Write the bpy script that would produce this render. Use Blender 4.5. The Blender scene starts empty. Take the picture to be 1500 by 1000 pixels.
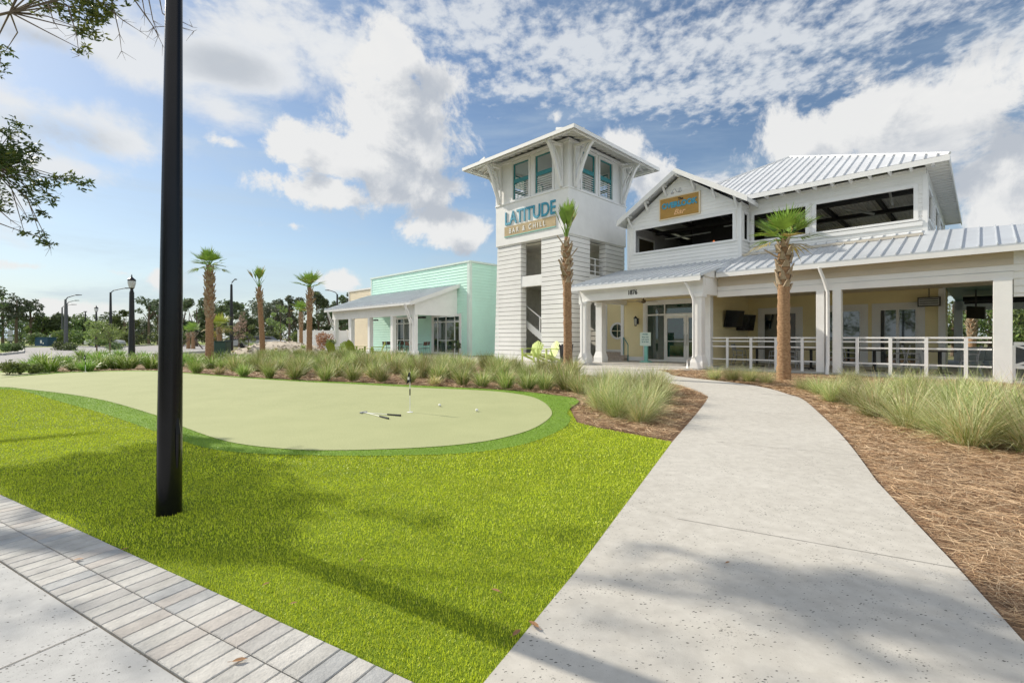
import bpy, bmesh, math, random
import numpy as np
from mathutils import Vector, Matrix
from mathutils.geometry import tessellate_polygon
R = math.radians
random.seed(7); rng = np.random.default_rng(7)
C = bpy.context.scene.collection
scene = bpy.context.scene

# ------------------------------------------------------------------ camera numbers
F, CX, HY, CH = 690.0, 750.0, 495.0, 1.35       # focal (px of a 1500 wide photo), centre, horizon row, eye height
S2 = math.sqrt(0.5)
def gz(y):                                       # the site rises a little towards the building
    t = min(max((y - 8.0) / 9.0, 0.0), 1.0)
    return 0.13 * t * t * (3 - 2 * t)
def gz_np(y):
    t = np.clip((y - 8.0) / 9.0, 0, 1)
    return 0.13 * t * t * (3 - 2 * t)
def G(px, py):                                   # traced point on the ground
    z = 0.0
    for _ in range(12):
        Y = F * (CH - z) / (py - HY); z = gz(Y)
    return ((px - CX) / F * Y, Y)
def at(px, Y): return (px - CX) / F * Y
def A2W(a, b): return (S2 * (a + b), S2 * (b - a))       # building axes to world
def W2A(x, y): return (S2 * (x - y), S2 * (x + y))
BLD = Matrix.Rotation(R(-45), 4, 'Z')

# ------------------------------------------------------------------ materials
MATS = {}
def mat(name, col, rough=0.6, var=0.12, scale=3.0, bump=0.0, bscale=60.0, metal=0.0, spec=0.5, trans=0.0, coords='Object', col2=None, stretch=None, ior=None, coat=0.0, vary=0.0):
    m = bpy.data.materials.new(name); m.use_nodes = True
    nt = m.node_tree; N = nt.nodes; L = nt.links
    p = N['Principled BSDF']
    p.inputs['Roughness'].default_value = rough; p.inputs['Metallic'].default_value = metal
    p.inputs['Specular IOR Level'].default_value = spec
    if ior: p.inputs['IOR'].default_value = ior
    if coat: p.inputs['Coat Weight'].default_value = coat
    tc = N.new('ShaderNodeTexCoord'); src = tc.outputs[coords]
    if stretch:
        mp = N.new('ShaderNodeMapping'); mp.inputs['Scale'].default_value = stretch
        L.new(src, mp.inputs['Vector']); src = mp.outputs['Vector']
    n = N.new('ShaderNodeTexNoise'); n.inputs['Scale'].default_value = scale; n.inputs['Detail'].default_value = 6; n.inputs['Roughness'].default_value = 0.65
    L.new(src, n.inputs['Vector'])
    cr = N.new('ShaderNodeValToRGB'); e = cr.color_ramp.elements
    c2 = col2 or [c * (1 - var) for c in col]; c1 = col if col2 else [min(1, c * (1 + var)) for c in col]
    e[0].position = 0.3; e[0].color = (*c2, 1); e[1].position = 0.7; e[1].color = (*c1, 1)
    L.new(n.outputs['Fac'], cr.inputs['Fac']); colr = cr.outputs['Color']
    if vary:                                     # no two plants are quite the same green
        oi = N.new('ShaderNodeObjectInfo'); hs = N.new('ShaderNodeHueSaturation')
        for sock, lo, hi in (('Value', 1 - vary, 1 + vary), ('Hue', .5 - vary * .06, .5 + vary * .06)):
            mr = N.new('ShaderNodeMapRange'); mr.inputs['To Min'].default_value = lo; mr.inputs['To Max'].default_value = hi; L.new(oi.outputs['Random'], mr.inputs['Value']); L.new(mr.outputs[0], hs.inputs[sock])
        L.new(colr, hs.inputs['Color']); colr = hs.outputs['Color']
    L.new(colr, p.inputs['Base Color'])
    if bump:
        n2 = N.new('ShaderNodeTexNoise'); n2.inputs['Scale'].default_value = bscale; n2.inputs['Detail'].default_value = 5
        L.new(src, n2.inputs['Vector'])
        b = N.new('ShaderNodeBump'); b.inputs['Strength'].default_value = bump; b.inputs['Distance'].default_value = 0.02
        L.new(n2.outputs['Fac'], b.inputs['Height']); L.new(b.outputs['Normal'], p.inputs['Normal'])
    if trans:                                    # thin leaves let light through
        t = N.new('ShaderNodeBsdfTranslucent'); L.new(colr, t.inputs['Color'])
        mx = N.new('ShaderNodeMixShader'); mx.inputs['Fac'].default_value = trans
        out = N['Material Output']
        L.new(p.outputs[0], mx.inputs[1]); L.new(t.outputs[0], mx.inputs[2]); L.new(mx.outputs[0], out.inputs['Surface'])
    MATS[name] = m
    return m
def glass_mat(name, col, ior=2.0):
    m = mat(name, col, 0.03, 0.25, 0.7, ior=ior, spec=0.9)
    return m

WHITE = mat('white_paint', (.84, .84, .825), .55, .05, 1.5, .05, 30)
WHITE2 = mat('white_board', (.83, .825, .805), .6, .07, .7, .08, 25)
WHITETRIM = mat('white_trim', (.8, .8, .79), .45, .03, 2)
CREAM = mat('cream_siding', (.84, .74, .45), .6, .04, 1.2, .05, 30)
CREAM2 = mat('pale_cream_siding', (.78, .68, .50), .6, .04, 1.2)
MINT = mat('mint_siding', (.58, .87, .75), .6, .06, .6, .05, 30)
MINTPALE = mat('mint_trim', (.68, .80, .74), .55, .03, 2)
TEAL = mat('teal_paint', (.03, .22, .24), .4, .1, 4)
TEALPALE = mat('turquoise_paint', (.24, .56, .50), .5, .08, 6)
ROOF = mat('standing_seam_metal', (.58, .61, .64), .40, .09, .9, metal=.2)
ROOFW = mat('white_metal_roof', (.70, .715, .73), .42, .08, .8, metal=.1)
SOFFIT = mat('soffit_boards', (.72, .72, .70), .6, .05, 5, stretch=(1, 12, 1))
CORE = mat('dark_brown_core', (.13, .11, .085), .8, .25, 4)  # dark brown backing that shows in the gaps between boards
INNER = mat('stair_lining', (.66, .64, .58), .8, .12, 3)
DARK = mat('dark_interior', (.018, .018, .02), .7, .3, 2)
GREYWALL = mat('grey_interior', (.50, .50, .53), .7, .15, 2)
DECKMETAL = mat('ribbed_deck_metal', (.80, .78, .72), .5, .1, 3)
BLACKSTEEL = mat('black_steel', (.012, .012, .014), .35, .3, 8)
POLE = mat('black_pole_paint', (.004, .004, .006), .22, .4, 5, .03, 90, spec=.32)
GREYMETAL = mat('grey_metal', (.42, .43, .43), .4, .1, 6, metal=.4)
GALV = mat('galvanised_pole', (.10, .105, .11), .5, .15, 4)
GLASS = glass_mat('tinted_glass', (.005, .035, .024), 1.7)
GLASSB = glass_mat('blue_tinted_glass', (.004, .016, .026), 1.9)
GLASSL = glass_mat('lantern_glass', (.55, .57, .57), 1.5)
SCREEN = mat('dark_screen', (.008, .008, .01), .12, .2, 2)
CONC = mat('concrete_floor', (.46, .44, .41), .85, .12, 1.5, .2, 40)
LIME = mat('lime_plastic', (.56, .66, .20), .5, .08, 5)
OLIVE = mat('green_plastic', (.30, .40, .05), .5, .08, 5)
CHAIRGREY = mat('chair_grey', (.33, .34, .35), .45, .1, 6)
BROWNSEAT = mat('brown_seat', (.10, .05, .035), .6, .2, 6)
TABLETOP = mat('dark_tabletop', (.05, .045, .04), .4, .2, 5)
OCHRE = mat('ochre_board', (.42, .24, .055), .65, .2, 3, .15, 20, stretch=(1, 1, 9))
TANPANEL = mat('tan_panel', (.46, .36, .20), .65, .2, 3, .1, 25, stretch=(1, 1, 7))
LETBLUE = mat('blue_lettering', (.05, .31, .45), .5, .35, 5)
LETWHITE = mat('white_lettering', (.85, .85, .82), .5, .03, 5)
LETPEACH = mat('peach_lettering', (.85, .52, .25), .5, .05, 5)
LETBLACK = mat('black_lettering', (.015, .013, .012), .5, .1, 5)
BARK = mat('bark', (.16, .12, .085), .9, .35, 6, .5, 25)
PALMBARK = mat('palm_bark', (.46, .29, .16), .9, .42, 13, 1.0, 26, stretch=(1, 1, 1.6), col2=(.20, .11, .055))
BOOT = mat('palm_boots', (.50, .41, .29), .85, .4, 9, .4, 30, col2=(.24, .175, .11))
FROND = mat('palm_frond', (.23, .37, .06), .5, .35, 4, trans=.25)
FRONDD = mat('palm_frond_dry', (.42, .34, .10), .6, .25, 5, trans=.25)
FRONDY = mat('palm_frond_yellow', (.36, .42, .06), .55, .2, 4, trans=.25)
GRASSG = mat('clump_grass_green', (.35, .43, .115), .6, .35, 2, trans=.16, vary=.28)
GRASSP = mat('clump_grass_pale', (.66, .67, .37), .65, .25, 2, trans=.16, vary=.28)
GRASSS = mat('clump_grass_straw', (.72, .57, .32), .7, .3, 2, trans=.12, vary=.28)
GRASSD = mat('clump_grass_deep', (.17, .24, .045), .6, .35, 2, trans=.12, vary=.28)
STRAPG = mat('strap_leaf_green', (.24, .40, .06), .45, .3, 3, trans=.3, vary=.28)
STRAPP = mat('strap_leaf_pale', (.58, .64, .30), .5, .2, 3, trans=.3)
LEAFD = mat('tree_leaf_dark', (.115, .155, .07), .6, .4, 1.2, trans=.2, vary=.3)
LEAFM = mat('tree_leaf_mid', (.16, .22, .075), .6, .35, 1.2, trans=.25, vary=.3)
LEAFL = mat('tree_leaf_light', (.25, .32, .085), .6, .3, 1.2, trans=.3, vary=.3)
LEAFG = mat('tree_leaf_greyish', (.19, .215, .15), .7, .35, 1.2, trans=.2, vary=.3)
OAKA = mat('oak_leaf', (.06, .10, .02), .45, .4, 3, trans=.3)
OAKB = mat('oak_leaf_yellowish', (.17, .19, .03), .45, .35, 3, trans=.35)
LEAFPINK = mat('tree_leaf_pinkbrown', (.42, .30, .24), .7, .2, 2, trans=.25)
LEAFRUST = mat('shrub_leaf_rust', (.40, .20, .10), .7, .25, 2, trans=.25)
DRYLEAF = mat('dry_leaf', (.33, .17, .07), .6, .3, 30)
SAND = mat('shell_sand', (.62, .55, .45), .9, .15, 2.5, .6, 6, col2=(.40, .34, .26))
ROCK = mat('pale_rock', (.52, .47, .40), .9, .2, 4, .4, 9)
TRANSF = mat('transformer_green', (.025, .06, .045), .5, .15, 3)
BLUEBOX = mat('blue_steel', (.02, .07, .13), .5, .15, 3)
WIRE = mat('wire_mesh', (.2, .2, .19), .5, .1, 5, metal=.5)
CARW = mat('white_car_paint', (.7, .7, .7), .25, .03, 2, coat=.5)
CARD = mat('dark_car_paint', (.03, .035, .05), .25, .1, 2, coat=.5)
CARS = mat('silver_car_paint', (.4, .41, .43), .25, .05, 2, coat=.5)
RUBBER = mat('rubber', (.02, .02, .02), .8, .2, 8)
BRICKSTEP = mat('step_pavers', (.40, .34, .29), .85, .25, 9, .2, 40)

# ------------------------------------------------------------------ mesh builder
class MB:
    def __init__(self, M=None): self.v = []; self.f = []; self.mi = []; self.M = M; self.cur = 0
    def add(self, pts, faces):
        o = len(self.v)
        if self.M is not None: pts = [self.M @ Vector(p) for p in pts]
        self.v += [tuple(p) for p in pts]
        for f in faces: self.f.append([i + o for i in f]); self.mi.append(self.cur)
        return self
    def quad(self, a, b, c, d): return self.add([a, b, c, d], [(0, 1, 2, 3)])
    def tri(self, a, b, c): return self.add([a, b, c], [(0, 1, 2)])
    def hexa(self, p):       # 4 bottom, 4 top
        return self.add(p, [(0, 3, 2, 1), (4, 5, 6, 7), (0, 1, 5, 4), (1, 2, 6, 5), (2, 3, 7, 6), (3, 0, 4, 7)])
    def box(self, x0, x1, y0, y1, z0, z1):
        return self.hexa([(x0, y0, z0), (x1, y0, z0), (x1, y1, z0), (x0, y1, z0), (x0, y0, z1), (x1, y0, z1), (x1, y1, z1), (x0, y1, z1)])
    def bar(self, p, q, w, h=None, up=(0, 0, 1)):    # rectangular bar from p to q
        h = h or w; p, q = Vector(p), Vector(q); d = (q - p).normalized(); u = Vector(up)
        if abs(d.dot(u)) > .98: u = Vector((1, 0, 0))
        s = d.cross(u).normalized(); t = s.cross(d).normalized(); s *= w / 2; t *= h / 2
        return self.hexa([p - s - t, p + s - t, q + s - t, q - s - t, p - s + t, p + s + t, q + s + t, q - s + t])
    def tube(self, pts, rad, n=8, cap=True):
        pts = [Vector(p) for p in pts]
        if not hasattr(rad, '__len__'): rad = [rad] * len(pts)
        ring = []; out = []
        for i, p in enumerate(pts):
            d = (pts[min(i + 1, len(pts) - 1)] - pts[max(i - 1, 0)]).normalized()
            u = Vector((0, 0, 1)) if abs(d.z) < .9 else Vector((1, 0, 0))
            s = d.cross(u).normalized(); t = s.cross(d).normalized()
            for k in range(n):
                an = 2 * math.pi * k / n
                out.append(p + (s * math.cos(an) + t * math.sin(an)) * rad[i])
        fs = []
        for i in range(len(pts) - 1):
            for k in range(n):
                k2 = (k + 1) % n
                fs.append((i * n + k, i * n + k2, (i + 1) * n + k2, (i + 1) * n + k))
        if cap: fs.append(tuple(range(n - 1, -1, -1))); fs.append(tuple((len(pts) - 1) * n + k for k in range(n)))
        return self.add(out, fs)
    def lathe(self, prof, n=16, c=(0, 0)):
        out = []; fs = []
        for r, z in prof:
            for k in range(n):
                an = 2 * math.pi * k / n; out.append((c[0] + r * math.cos(an), c[1] + r * math.sin(an), z))
        for i in range(len(prof) - 1):
            for k in range(n):
                k2 = (k + 1) % n; fs.append((i * n + k, i * n + k2, (i + 1) * n + k2, (i + 1) * n + k))
        fs.append(tuple(range(n - 1, -1, -1))); fs.append(tuple((len(prof) - 1) * n + k for k in range(n)))
        return self.add(out, fs)
    def prism(self, poly, lo, hi, axis='z'):        # extruded outline
        def P(p, h):
            return (p[0], p[1], h) if axis == 'z' else ((p[0], h, p[1]) if axis == 'y' else (h, p[0], p[1]))
        n = len(poly); pts = [P(p, lo) for p in poly] + [P(p, hi) for p in poly]
        return self.add(pts, [tuple(range(n)), tuple(range(2 * n - 1, n - 1, -1))] + [(i, (i + 1) % n, n + (i + 1) % n, n + i) for i in range(n)])
    def build(self, name, mats, parent=None, smooth=False, bevel=0):
        me = bpy.data.meshes.new(name)
        V = self.v
        if parent is not None: inv = parent.matrix_basis.inverted() if parent.parent is None else (parent.parent.matrix_basis @ parent.matrix_basis).inverted()
        else:
            xs = [v[0] for v in V]; ys = [v[1] for v in V]; zs = [v[2] for v in V]
            org = Vector(((min(xs) + max(xs)) / 2, (min(ys) + max(ys)) / 2, min(zs))); inv = Matrix.Translation(-org)
        me.from_pydata([tuple(inv @ Vector(v)) for v in V], [], self.f)
        mats = mats if isinstance(mats, (list, tuple)) else [mats]
        for m in mats: me.materials.append(m)
        if len(mats) > 1: me.polygons.foreach_set('material_index', self.mi)
        if smooth: me.polygons.foreach_set('use_smooth', [True] * len(me.polygons))
        me.update()
        if smooth and hasattr(me, 'set_sharp_from_angle'): me.set_sharp_from_angle(angle=R(40))
        o = bpy.data.objects.new(name, me); C.objects.link(o)
        if parent is not None: o.parent = parent
        else: o.matrix_basis = Matrix.Translation(org)
        if bevel:
            b = o.modifiers.new('bevel', 'BEVEL'); b.width = bevel; b.segments = 2; b.limit_method = 'ANGLE'
        return o
def np_obj(name, V, Fc, mats, parent=None, mi=None, loc=(0, 0, 0), smooth=False):
    me = bpy.data.meshes.new(name); n, k = Fc.shape
    me.vertices.add(len(V)); me.vertices.foreach_set('co', np.ascontiguousarray(V, dtype=np.float32).ravel())
    me.loops.add(n * k); me.loops.foreach_set('vertex_index', np.ascontiguousarray(Fc, dtype=np.int32).ravel())
    me.polygons.add(n); me.polygons.foreach_set('loop_start', np.arange(0, n * k, k, dtype=np.int32))
    mats = mats if isinstance(mats, (list, tuple)) else [mats]
    for m in mats: me.materials.append(m)
    if mi is not None: me.polygons.foreach_set('material_index', np.ascontiguousarray(mi, dtype=np.int32))
    if smooth: me.polygons.foreach_set('use_smooth', np.ones(n, dtype=bool))
    me.update(calc_edges=True); me.validate()
    o = bpy.data.objects.new(name, me); C.objects.link(o); o.location = loc
    if parent: o.parent = parent
    return o
def tag(o, label, cat, group=None, kind=None):
    o['label'] = label; o['category'] = cat
    if group: o['group'] = group
    if kind: o['kind'] = kind
    return o
def thing(name, label, cat, loc=(0, 0, 0), rz=0.0, group=None):
    o = bpy.data.objects.new(name, None); C.objects.link(o); o.empty_display_size = .1
    o.matrix_basis = Matrix.Translation(Vector(loc)) @ Matrix.Rotation(rz, 4, 'Z')
    return tag(o, label, cat, group)
def structure(o): o['kind'] = 'structure'; return o
def kids(o): return [c for c in bpy.data.objects if c.parent == o]
def dup(root, loc, rz=None, sc=None, label=None, cat=None, group=None):
    def cp(o, par):
        c = o.copy(); C.objects.link(c)
        if par is not None: c.parent = par
        for ch in CHILD.get(o.name, None) or kids(o): cp(ch, c)
        return c
    r = cp(root, None)
    M = Matrix.Translation(Vector(loc)) @ Matrix.Rotation(rz if rz is not None else 0, 4, 'Z')
    if sc is not None: M = M @ (Matrix.Diagonal((sc, sc, sc, 1)) if not hasattr(sc, '__len__') else Matrix.Diagonal((*sc, 1)))
    r.matrix_basis = M
    if label: r['label'] = label
    if group: r['group'] = group
    return r
CHILD = {}
ORD = ['first', 'second', 'third', 'fourth', 'fifth', 'sixth', 'seventh', 'eighth', 'ninth', 'tenth', 'eleventh', 'twelfth', 'thirteenth', 'fourteenth', 'fifteenth',
       'sixteenth', 'seventeenth', 'eighteenth', 'nineteenth', 'twentieth', 'twenty-first', 'twenty-second', 'twenty-third', 'twenty-fourth', 'twenty-fifth', 'twenty-sixth', 'twenty-seventh', 'twenty-eighth', 'twenty-ninth', 'thirtieth']
def mk(): return MB(BLD)

# clapboard wall: axis 'a' = wall at b=c seen from -b; 'b' = wall at a=c seen from +a; 'l' = wall at a=c seen from -a
def lap(mb, axis, c, s0, s1, z0, z1, holes=(), h=.17, lip=.026, clip=None):
    def P(s, z, off):
        if axis == 'a': return (s, c - off, z)
        return (c + off, s, z) if axis == 'b' else (c - off, s, z)
    k = math.floor(z0 / h + 1e-6)
    while k * h < z1 - 1e-6:
        za, zb = max(k * h, z0), min((k + 1) * h, z1)
        cuts = sorted({za, zb} | {e for hh in holes for e in (hh[2], hh[3]) if za < e < zb})
        for lo, hi in zip(cuts, cuts[1:]):
            mid = (lo + hi) / 2; iv = [(s0, s1)]
            for hs0, hs1, hz0, hz1 in holes:
                if hz0 < mid < hz1:
                    nv = []
                    for x, y in iv:
                        if hs1 <= x or hs0 >= y: nv.append((x, y)); continue
                        if hs0 > x: nv.append((x, hs0))
                        if hs1 < y: nv.append((hs1, y))
                    iv = nv
            olo, ohi = lip * (1 - (lo - k * h) / h), lip * (1 - (hi - k * h) / h)
            for x, y in iv:
                xl, yl, xh, yh = x, y, x, y
                if clip:
                    c0, c1 = clip(lo), clip(hi)
                    xl, yl, xh, yh = max(x, c0[0]), min(y, c0[1]), max(x, c1[0]), min(y, c1[1])
                    if yl <= xl: continue
                    if yh < xh: xh = yh = (xh + yh) / 2
                mb.quad(P(xl, lo, olo), P(yl, lo, olo), P(yh, hi, ohi), P(xh, hi, ohi))
                if lo == k * h: mb.quad(P(xl, lo, olo), P(yl, lo, olo), P(yl, lo, -.004), P(xl, lo, -.004))
        k += 1
def seam_plane(mb, a0, a1, b0, b1, z0, z1, sp=.45, th=.05, top=None):    # roof plane, eave at b0/z0, rising to b1/z1; top(a) = b reached at that a
    sl = (z1 - z0) / (b1 - b0)
    if top is None:
        mb.hexa([(a0, b0, z0 - th), (a1, b0, z0 - th), (a1, b1, z1 - th), (a0, b1, z1 - th), (a0, b0, z0), (a1, b0, z0), (a1, b1, z1), (a0, b1, z1)])
    n = max(1, int(round((a1 - a0) / sp)))
    for i in range(n + 1):
        a = a0 + (a1 - a0) * i / n
        bt = b1 if top is None else top(a)
        if bt - b0 < .1: continue
        zt = z0 + (bt - b0) * sl; w = .011; e = .012 if i == 0 else (-.012 if i == n else 0)
        mb.hexa([(a + e - w, b0 - .01, z0 - .005), (a + e + w, b0 - .01, z0 - .005), (a + e + w, bt, zt - .005), (a + e - w, bt, zt - .005),
                 (a + e - w, b0 - .01, z0 + .05), (a + e + w, b0 - .01, z0 + .05), (a + e + w, bt, zt + .05), (a + e - w, bt, zt + .05)])
# ------------------------------------------------------------------ camera, sun, sky
cam = bpy.data.cameras.new('camera'); cam.sensor_width = 36; cam.lens = F / 1500 * 36; cam.shift_y = -5 / 1500; cam.clip_start = .05; cam.clip_end = 3000
co = bpy.data.objects.new('camera', cam); C.objects.link(co); co.location = (0, 0, CH); co.rotation_euler = (R(90), 0, 0); scene.camera = co
SUN_EL = R(33.5); SUN_AZ = math.atan2(-.864, .504)
SUN = Vector((math.sin(SUN_AZ) * math.cos(SUN_EL), math.cos(SUN_AZ) * math.cos(SUN_EL), math.sin(SUN_EL)))
sd = bpy.data.lights.new('sun', 'SUN'); sd.energy = 5.0; sd.angle = R(.6); sd.color = (1, .92, .79)
so = bpy.data.objects.new('sun', sd); C.objects.link(so); so.rotation_mode = 'QUATERNION'; so.rotation_quaternion = SUN.to_track_quat('Z', 'Y'); so.location = SUN * 60
vs = scene.view_settings; vs.view_transform = 'Standard'; vs.look = 'None'; vs.exposure = 0.05; vs.gamma = 1
scene.cycles.max_bounces = 8; scene.cycles.diffuse_bounces = 4; scene.cycles.transparent_max_bounces = 12

w = bpy.data.worlds.new('World'); scene.world = w; w.use_nodes = True
nt = w.node_tree; N = nt.nodes; L = nt.links; N.clear()
def soc(x, inp):
    if hasattr(x, 'is_output'): L.new(x, inp)
    else: inp.default_value = x
def m_(op, a, b=0.0, c=0.0, clamp=False):
    n = N.new('ShaderNodeMath'); n.operation = op; n.use_clamp = clamp
    soc(a, n.inputs[0]); soc(b, n.inputs[1])
    if op in ('MULTIPLY_ADD', 'SMOOTH_MAX', 'SMOOTH_MIN'): soc(c, n.inputs[2])
    return n.outputs[0]
def sstep(x, lo, hi):
    n = N.new('ShaderNodeMapRange'); n.interpolation_type = 'SMOOTHSTEP'; soc(x, n.inputs['Value'])
    n.inputs['From Min'].default_value = lo; n.inputs['From Max'].default_value = hi; return n.outputs[0]
def mixc(f, a, b):
    n = N.new('ShaderNodeMix'); n.data_type = 'RGBA'; soc(f, n.inputs['Factor'])
    soc(a if hasattr(a, 'is_output') else (*a, 1), n.inputs[6]); soc(b if hasattr(b, 'is_output') else (*b, 1), n.inputs[7]); return n.outputs[2]
tc = N.new('ShaderNodeTexCoord'); D = tc.outputs['Generated']
sx = N.new('ShaderNodeSeparateXYZ'); L.new(D, sx.inputs[0])
AZ = m_('ARCTAN2', sx.outputs[0], sx.outputs[1]); EL = m_('ARCSINE', sx.outputs[2])
_cx = N.new('ShaderNodeCombineXYZ'); L.new(AZ, _cx.inputs[0]); L.new(EL, _cx.inputs[1]); AE = _cx.outputs[0]
def noise_(scale, detail=8, rough=.6, off=(0, 0, 0), sc=(1, 1, 1), dist=0.0, src=None):
    mp = N.new('ShaderNodeMapping'); mp.inputs['Location'].default_value = off; mp.inputs['Scale'].default_value = sc; L.new(src or D, mp.inputs[0])
    n = N.new('ShaderNodeTexNoise'); n.inputs['Scale'].default_value = scale; n.inputs['Detail'].default_value = detail; n.inputs['Roughness'].default_value = rough; n.inputs['Distortion'].default_value = dist
    L.new(mp.outputs[0], n.inputs['Vector']); return n.outputs['Fac']
def azel(px, py):
    x, y, z = (px - CX) / F, 1.0, (HY - py) / F; h = math.hypot(x, y); return math.atan2(x, y), math.atan2(z, h)
def blob(px, py, rx, ry, gain=1.0, da=0.0, de=0.0):      # a soft ellipse on the sky sphere, 1 in the middle, 0 at its rim
    a0, e0 = azel(px, py); a1, _ = azel(px + rx, py); a2, _ = azel(px - rx, py); _, e1 = azel(px, py - ry); _, e2 = azel(px, py + ry)
    wa, we = abs(a1 - a2) / 2, abs(e1 - e2) / 2
    n = N.new('ShaderNodeVectorMath'); n.operation = 'MULTIPLY_ADD'; L.new(AE, n.inputs[0]); n.inputs[1].default_value = (1 / wa, 1 / we, 0); n.inputs[2].default_value = (-(a0 + da) / wa, -(e0 + de) / we, 0)
    q = N.new('ShaderNodeVectorMath'); q.operation = 'LENGTH'; L.new(n.outputs[0], q.inputs[0])
    return m_('SUBTRACT', gain, q.outputs['Value'])
def vmax(xs, k=.25):
    r = xs[0]
    for x in xs[1:]: r = m_('SMOOTH_MAX', r, x, k)
    return r
sky = N.new('ShaderNodeTexSky'); sky.sky_type = 'NISHITA'; sky.sun_disc = False; sky.sun_elevation = SUN_EL; sky.sun_rotation = SUN_AZ
sky.air_density = 1.1; sky.dust_density = .35; sky.ozone_density = 2.5
bsky = N.new('ShaderNodeBackground'); L.new(sky.outputs[0], bsky.inputs['Color']); bsky.inputs['Strength'].default_value = .11
# heaped clouds
CUM = [(575, 88, 62, 62), (590, 150, 82, 75), (618, 215, 80, 60), (540, 235, 95, 45), (470, 283, 90, 30), (560, 190, 70, 75), (655, 335, 62, 34), (600, 272, 95, 34), (815, 175, 30, 40, .45), (905, 222, 52, 42), (950, 262, 45, 50), (425, 215, 40, 40),
       (1190, 205, 95, 50), (1290, 165, 105, 62), (1420, 160, 130, 75), (1480, 240, 120, 75), (1340, 225, 150, 42), (1590, 130, 180, 110), (1460, 322, 60, 26), (250, 408, 80, 28, .6), (500, 412, 60, 24, .5), (75, 448, 130, 20, .7), (1010, 280, 90, 36, .5), (430, 330, 90, 26, .4), (1480, 300, 90, 40, .6), (330, 205, 60, 24, .4), (40, 390, 90, 18, .5), (180, 400, 80, 16, .5), (760, 290, 60, 30, .3)]
nA = noise_(9.0, 8, .64, (3.1, 1.7, .4), dist=.3); nB = noise_(9.0, 8, .64, (3.1 + .03, 1.7 - .017, .4 - .03), dist=.3)
CUM = [(c[0], c[1], c[2] * 1.10, c[3] * 1.08) + tuple(c[4:]) for c in CUM]
base = vmax([blob(*c) for c in CUM], .15)
dens = m_('ADD', m_('MULTIPLY', base, 1.15), m_('MULTIPLY', m_('SUBTRACT', nA, .5), 3.1))
cum = m_('MULTIPLY', sstep(dens, -.04, .42), .96)
base_s = vmax([blob(c[0], c[1], c[2], c[3], 1, .045, -.05) for c in CUM[:20]], .15)       # the same heaps seen a little nearer the sun
dens_s = m_('ADD', m_('MULTIPLY', base_s, 1.15), m_('MULTIPLY', m_('SUBTRACT', nB, .5), 3.1))
core = sstep(dens, .0, .8)
nG = noise_(13.0, 4, .6, (5.2, .3, 9.1), dist=.3)
li = m_('ADD', m_('SUBTRACT', dens, dens_s), m_('ADD', m_('MULTIPLY', m_('SUBTRACT', 1.0, core), .55), m_('MULTIPLY', m_('SUBTRACT', nG, .5), 1.1)))
lit2 = sstep(li, -.5, .55)
ccol = mixc(lit2, (.55, .59, .65), (.93, .93, .92))
# broad grey-bottomed layer at the upper left
STR = [(110, 170, 130, 36), (175, 205, 60, 26), (330, 85, 130, 55), (400, 50, 100, 45), (150, 70, 170, 42), (20, 150, 120, 40), (330, 165, 70, 24), (-150, 150, 250, 120), (60, 240, 110, 20)]
nC = noise_(5.0, 7, .62, (1.3, 8.8, 2.2), (1, 1, 1.5), .3)
STR = [(x, y, rx * 1.5, ry * 1.55) for x, y, rx, ry in STR]
sbase = vmax([blob(*c) for c in STR], .3)
sd_ = m_('ADD', m_('MULTIPLY', sbase, .9), m_('MULTIPLY', m_('SUBTRACT', nC, .5), 2.6)); stra = m_('MULTIPLY', sstep(sd_, -.05, .6), .92)
GR = [(90, 195, 130, 40), (330, 95, 100, 40), (1345, 215, 120, 34), (660, 215, 52, 46), (575, 262, 95, 20), (1450, 60, 170, 40), (640, 120, 30, 40), (60, 60, 130, 25)]
gbase = m_('ADD', vmax([blob(*c) for c in GR], .2), m_('MULTIPLY', m_('SUBTRACT', nC, .5), 1.6)); grey = sstep(gbase, .0, .8)
scol = mixc(m_('MULTIPLY', grey, .72), (.88, .90, .92), (.50, .54, .59))
ccol = mixc(m_('MULTIPLY', grey, .38), ccol, (.58, .62, .68))
# high dappled cloud over the top of the picture
ALT = [(700, 35, 150, 85), (860, 70, 190, 80), (1060, 60, 250, 75), (1300, 20, 330, 60), (500, 70, 110, 55), (960, 140, 170, 30), (380, 40, 110, 60), (640, 30, 120, 60), (1150, 120, 160, 40), (1560, 40, 260, 90), (760, 130, 70, 20)]
cz = m_('ADD', m_('MAXIMUM', sx.outputs[2], 0.0), .12)
cx = N.new('ShaderNodeCombineXYZ'); L.new(m_('DIVIDE', sx.outputs[0], cz), cx.inputs[0]); L.new(m_('DIVIDE', sx.outputs[1], cz), cx.inputs[1])
nD = noise_(23.0, 4, .58, (2, 5, 1), (1.0, .85, 1), .12, cx.outputs[0]); nE = noise_(2.6, 4, .6, (9, 3, 1), (1, 1, 1), .3, cx.outputs[0])
abase = m_('ADD', vmax([blob(*c) for c in ALT], .25), m_('MULTIPLY', m_('SUBTRACT', nE, .5), 2.2))
alt = m_('MULTIPLY', sstep(m_('ADD', m_('MULTIPLY', abase, .8), m_('MULTIPLY', m_('SUBTRACT', nD, .5), 2.6)), -.2, .85), .84)
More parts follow.
